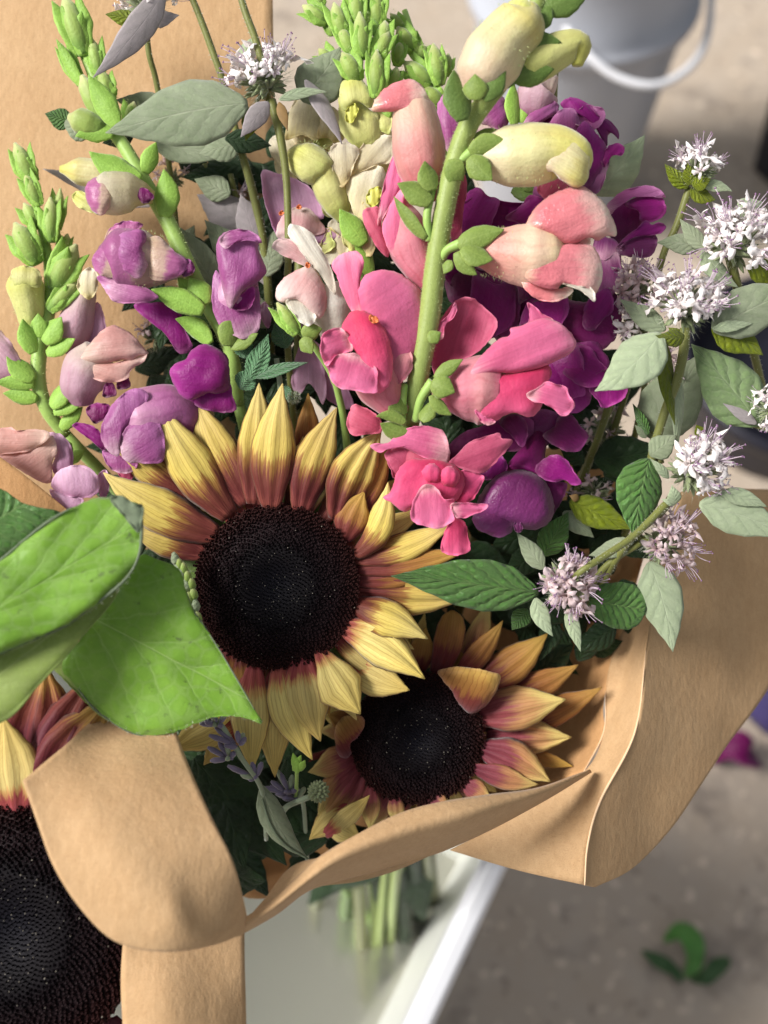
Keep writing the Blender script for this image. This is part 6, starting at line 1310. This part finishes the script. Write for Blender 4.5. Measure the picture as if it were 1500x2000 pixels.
leaf(t, (470, 280, -60), (390, 300, -70), 60, SAGE, lift=8); leaf(t, (300, 285, -90), (460, 305, -90), 60, SAGE, lift=8, bend=-4)
leaf(t, (440, 270, -60), (530, 285, -60), 50, DARKL, lift=8); leaf(t, (330, 215, -110), (226, 195, -100), 60, SAGE, lift=8); leaf(t, (260, 265, -100), (200, 280, -100), 40, DARKL, lift=6)
t = sprig('second thin mint stem crossing in front of the top centre bloom', (480, 20, 40), [(455, -60, 60), (478, 20, 56), (500, 80, 52), (515, 140, 40), (525, 200, 0)], [6, 7, 7, 6])
t = sprig('grey drying mint sprig low in the shade behind the left snapdragons', (400, 500, -200), [(400, 320, -150), (425, 420, -160), (450, 460, -170), (470, 700, -240)], [6, 7, 7])
for i, (x, y, r) in enumerate([(335, 350, 30), (450, 405, 36), (300, 660, 32)]): mint_head(t, (x, y, -170-i*12), r, (0, .5, .8), 4, 20+i, kind='blush', dens=.6)
for b, e, w_, m in [((425, 300, -160), (440, 250, -150), 44, SAGEP), ((430, 330, -170), (434, 400, -160), 50, DARKL), ((480, 440, -150), (385, 380, -140), 80, SAGEP), ((400, 520, -120), (350, 450, -110), 60, DARKL), ((420, 560, -100), (345, 440, -90), 70, SAGE), ((300, 400, -170), (84, 330, -150), 54, SAGEP), ((360, 340, -180), (400, 280, -170), 70, DARKL), ((500, 480, -160), (520, 560, -150), 70, SAGEP), ((140, 240, -120), (88, 222, -110), 46, MINTD), ((180, 262, -120), (120, 235, -116), 54, SAGE), ((500, 700, -160), (480, 620, -150), 80, DARKL), ((340, 560, -190), (300, 640, -180), 80, DARKL)]: leaf(t, b, e, w_, m, lift=8)

t = sprig('dusty grey-green mint leaves crowding the shade below the top centre bloom', (470, 500, -160), [(450, 340, -150), (480, 480, -170), (500, 700, -240)], [6, 7, 7])
for b, e, w_, m in [((480, 520, -120), (400, 430, -110), 64, SAGE), ((500, 470, -120), (470, 380, -110), 60, SAGEP), ((520, 540, -130), (545, 440, -130), 56, SAGE), ((450, 380, -130), (380, 350, -130), 56, SAGE), ((420, 640, -140), (380, 560, -130), 60, MINTD), ((520, 640, -120), (470, 560, -110), 56, SAGE), ((340, 520, -170), (380, 440, -150), 60, SAGE), ((590, 640, -130), (560, 540, -130), 50, SAGEP)]: leaf(t, b, e, w_, m, lift=8)
# serrated sprig above the sunflower
t = thing('herb_sprig', 'small crinkled grey-green herb sprig with toothed leaves just above the big sunflower', 'herb sprig', (550, 790, -20), None)
tube('stem', t, [(555, 860, -60), (548, 760, -24), (540, 700, -10)], [5, 6, 5], LAVG, n=8)
for b, e, w_, kw in [((500, 738, 14), (602, 708, 18), 26, dict(roll=30, bend=-6)), ((486, 742, 6), (524, 652, 12), 40, dict(bend=6)), ((545, 760, -10), (575, 780, 0), 26, {}), ((478, 700, 0), (470, 640, -6), 34, {}), ((560, 680, -40), (540, 620, -50), 40, {}), ((470, 760, -10), (495, 720, 0), 40, {})]: leaf(t, b, e, w_, SERR, serr=.22, lift=8, nv=36, pleat=.1, **kw)
mint_head(t, (574, 776, 0), 15, (0, .3, 1), 0, 31)

# ================================================================ lavender
def lav(label, stem, whorls, seed=0, buds=LAVB, r0=5, L=30):
    rnd = random.Random(seed); t = thing('lavender_sprig', label, 'lavender', stem[0], 'lavender sprigs between the sunflowers')
    tube('stem', t, stem, [r0, r0*.9], LAVG, n=8, nv=24)
    for (x, y, z, r, n_) in whorls:
        for k in range(n_):
            a = 6.283*k/n_+rnd.uniform(-.5, .5); dx, dy = math.cos(a)-.55, math.sin(a)-.55; l = L*rnd.uniform(.5, 1.1)
            b = (x+dx*r*.4, y+dy*r*.3, z+rnd.uniform(-4, 8)); e = (x+dx*(r*.4+l), y+dy*(r*.3+l*.6)-rnd.uniform(2, 12), z+rnd.uniform(0, 16))
            tube('flower_bud', t, [b, ((b[0]+e[0])/2, (b[1]+e[1])/2, (b[2]+e[2])/2+2), e], [2, 4.6, 5.2, 5.4, 2.4], buds if rnd.random() < .75 else LAVG, n=8, nv=9, lobes=4, la=.08)
    return t
lav('grey-violet lavender head lying over the yellow petals below the broad leaf', [(400, 1385, 60), (435, 1420, 56), (470, 1478, 44), (512, 1545, 10), (520, 1640, -80)], [(428, 1416, 58, 14, 9), (466, 1456, 50, 12, 8), (448, 1482, 46, 12, 8), (500, 1520, 20, 12, 7)], 1)
lav('dim lavender head in the shade beside the smaller sunflower', [(560, 1530, -60), (590, 1560, -80), (600, 1680, -200)], [(565, 1548, -50, 14, 9), (580, 1560, -60, 12, 7)], 2)
t = lav('pale green unopened lavender tip lying against the left side of the big dark disc', [(338, 1080, 60), (360, 1130, 62), (378, 1180, 60), (390, 1230, 50)], [], 3, r0=4)
for k, (x, y) in enumerate([(340, 1090), (348, 1100), (356, 1108), (352, 1118), (364, 1124), (372, 1138), (362, 1142), (376, 1158), (368, 1166), (380, 1180), (372, 1190), (384, 1204), (345, 1110)]):
    tube('flower_bud', t, [(x+4, y+14, 64), (x+2, y+2, 72), (x-1, y-12, 70)], [4, 8, 7, 2], BUDG if k % 3 else PALE, n=8, nv=9, lobes=4, la=.1)
t = thing('seed_bud', 'round knobbly green seed bud on a curved pale stalk next to the smaller sunflower', 'bud', (560, 1575, -40))
tube('stalk', t, [(540, 1600, -70), (560, 1576, -50), (585, 1564, -34), (606, 1556, -30)], [7, 6, 6], LAVG, n=8)
G = []
for k in range(60):
    ph = math.acos(1-2*(k+.5)/60); a = k*2.4; v = Vector((math.sin(ph)*math.cos(a), math.sin(ph)*math.sin(a), math.cos(ph)))
    c0 = Q(622, 1546, -22); G.append(tube_geo([tuple(c0+v*8), tuple(c0+v*18), tuple(c0+v*23)], [4, 4.6, 1], n=6, nv=4, space='q'))
P, F, U = merge(G); build('knobs', P, F, CALYX, t, U)
t = thing('green_bud', 'tiny bright green bud poking out between two yellow petals', 'bud', (578, 1500, -10))
for b, e in [((582, 1508), (572, 1470)), ((574, 1506), (588, 1474)), ((580, 1510), (580, 1480)), ((586, 1506), (595, 1484))]: sep(t, (*b, 0), (*e, 6), 15, SEPB, lift=6)
tube('stalk', t, [(578, 1560, -60), (580, 1505, -6)], [4, 4], STEML, n=8)

# dark greenery, mostly filler added to block bright paper and shade the gaps
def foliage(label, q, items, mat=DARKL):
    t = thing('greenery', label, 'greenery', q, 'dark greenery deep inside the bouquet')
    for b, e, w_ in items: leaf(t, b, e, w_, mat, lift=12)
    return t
rnd = random.Random(5)
def scatter(x0, y0, x1, y1, z0, z1, n_, s=110):
    n_ = int(n_*1.5)
    out = []
    for _ in range(n_):
        x = rnd.uniform(x0, x1); y = rnd.uniform(y0, y1); z = rnd.uniform(z0, z1); a = rnd.uniform(0, 6.28)
        out.append(((x, y, z), (x+s*math.cos(a), y+s*math.sin(a), z+rnd.uniform(-20, 30)), rnd.uniform(.5, .75)*s))
    return out
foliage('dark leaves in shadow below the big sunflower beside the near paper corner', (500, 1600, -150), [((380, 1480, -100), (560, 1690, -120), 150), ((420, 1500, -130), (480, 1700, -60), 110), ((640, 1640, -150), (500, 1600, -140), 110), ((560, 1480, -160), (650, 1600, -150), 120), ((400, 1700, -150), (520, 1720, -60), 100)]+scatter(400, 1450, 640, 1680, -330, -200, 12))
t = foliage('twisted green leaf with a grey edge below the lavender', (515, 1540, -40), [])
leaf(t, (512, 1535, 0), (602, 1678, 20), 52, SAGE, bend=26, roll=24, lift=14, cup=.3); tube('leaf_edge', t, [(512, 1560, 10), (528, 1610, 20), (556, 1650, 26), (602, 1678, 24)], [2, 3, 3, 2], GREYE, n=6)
foliage('dark leaves added to fill the shaded gaps behind the left snapdragons', (350, 700, -250), scatter(260, 520, 560, 900, -290, -160, 26))
foliage('dark leaves added to fill the shaded gaps behind the white and lilac blooms', (560, 600, -250), scatter(440, 300, 700, 860, -300, -150, 44))
foliage('dark leaves added to fill the shaded gaps behind the pink and purple snapdragons', (850, 800, -250), scatter(640, 440, 1150, 1100, -300, -160, 60, 130))
foliage('dark leaves added to fill the shaded gap between the mint sprigs and the purple snapdragon', (1130, 1000, -200), scatter(1020, 950, 1230, 1250, -280, -120, 22, 90)+[((1180, 930, -140), (1290, 870, -110), 80)])
foliage('dark leaves added to fill the shaded gap behind the smaller sunflower on the paper side', (1080, 1280, -250), scatter(1000, 1180, 1130, 1330, -280, -190, 12, 90)+[((1030, 1320, -200), (1120, 1260, -190), 90), ((1150, 1270, -220), (1216, 1252, -210), 50)])
foliage('dark leaves added to fill the shaded space underneath both sunflowers', (700, 1300, -300), scatter(250, 950, 1000, 1550, -420, -230, 60, 150))
# cut ends of the stems standing in the water, coloured dark for the bouquet's shade
rnd = random.Random(9)
LBL = ['thick pale stem leaning left in the shaded water', 'long olive stem reaching lowest in the middle of the container', 'thickest green stem in the middle of the container', 'green stem slanting right towards the container rim', 'short olive stem, leftmost in the container', 'dark narrow stem reaching down beside the right stems', 'short olive stem nearest the white rim', 'thin olive stem reaching low on the left of the bundle']
for i, (x0, x1, y1, r0, m) in enumerate([(700, 668, 1840, 26, SEPD), (730, 742, 1900, 30, DARKL), (770, 776, 1810, 34, SEPD), (800, 822, 1850, 26, DARKL), (640, 612, 1800, 22, STEMD), (760, 800, 1930, 24, DARKL), (830, 850, 1790, 24, STEMD), (690, 712, 1950, 22, STEMD)]):
    t = thing('cut_stem', LBL[i], 'stem', (x0, 1640, -900), 'stems in the water of the container')
    tube('stalk', t, [(x0, 1560, -700), (x0*.6+x1*.4, 1680, -1150), (x1, y1, -2250-rnd.uniform(0, 150))], [r0*.8, r0, r0*1.1], m, n=12, nv=24)
t = thing('greenery', 'blurred dark leaves added to shade the water just under the folded paper edge', 'greenery', (720, 1700, -1200))  # near-black leaves added to darken the container below the bouquet
for b, e, w_, m in [((760, 1640, -1100), (650, 1740, -1300), 150, DARKL), ((780, 1640, -1200), (830, 1800, -1500), 150, DARKL), ((700, 1650, -1300), (600, 1770, -1400), 120, DARKL)]: leaf(t, b, e, w_, m, lift=20)
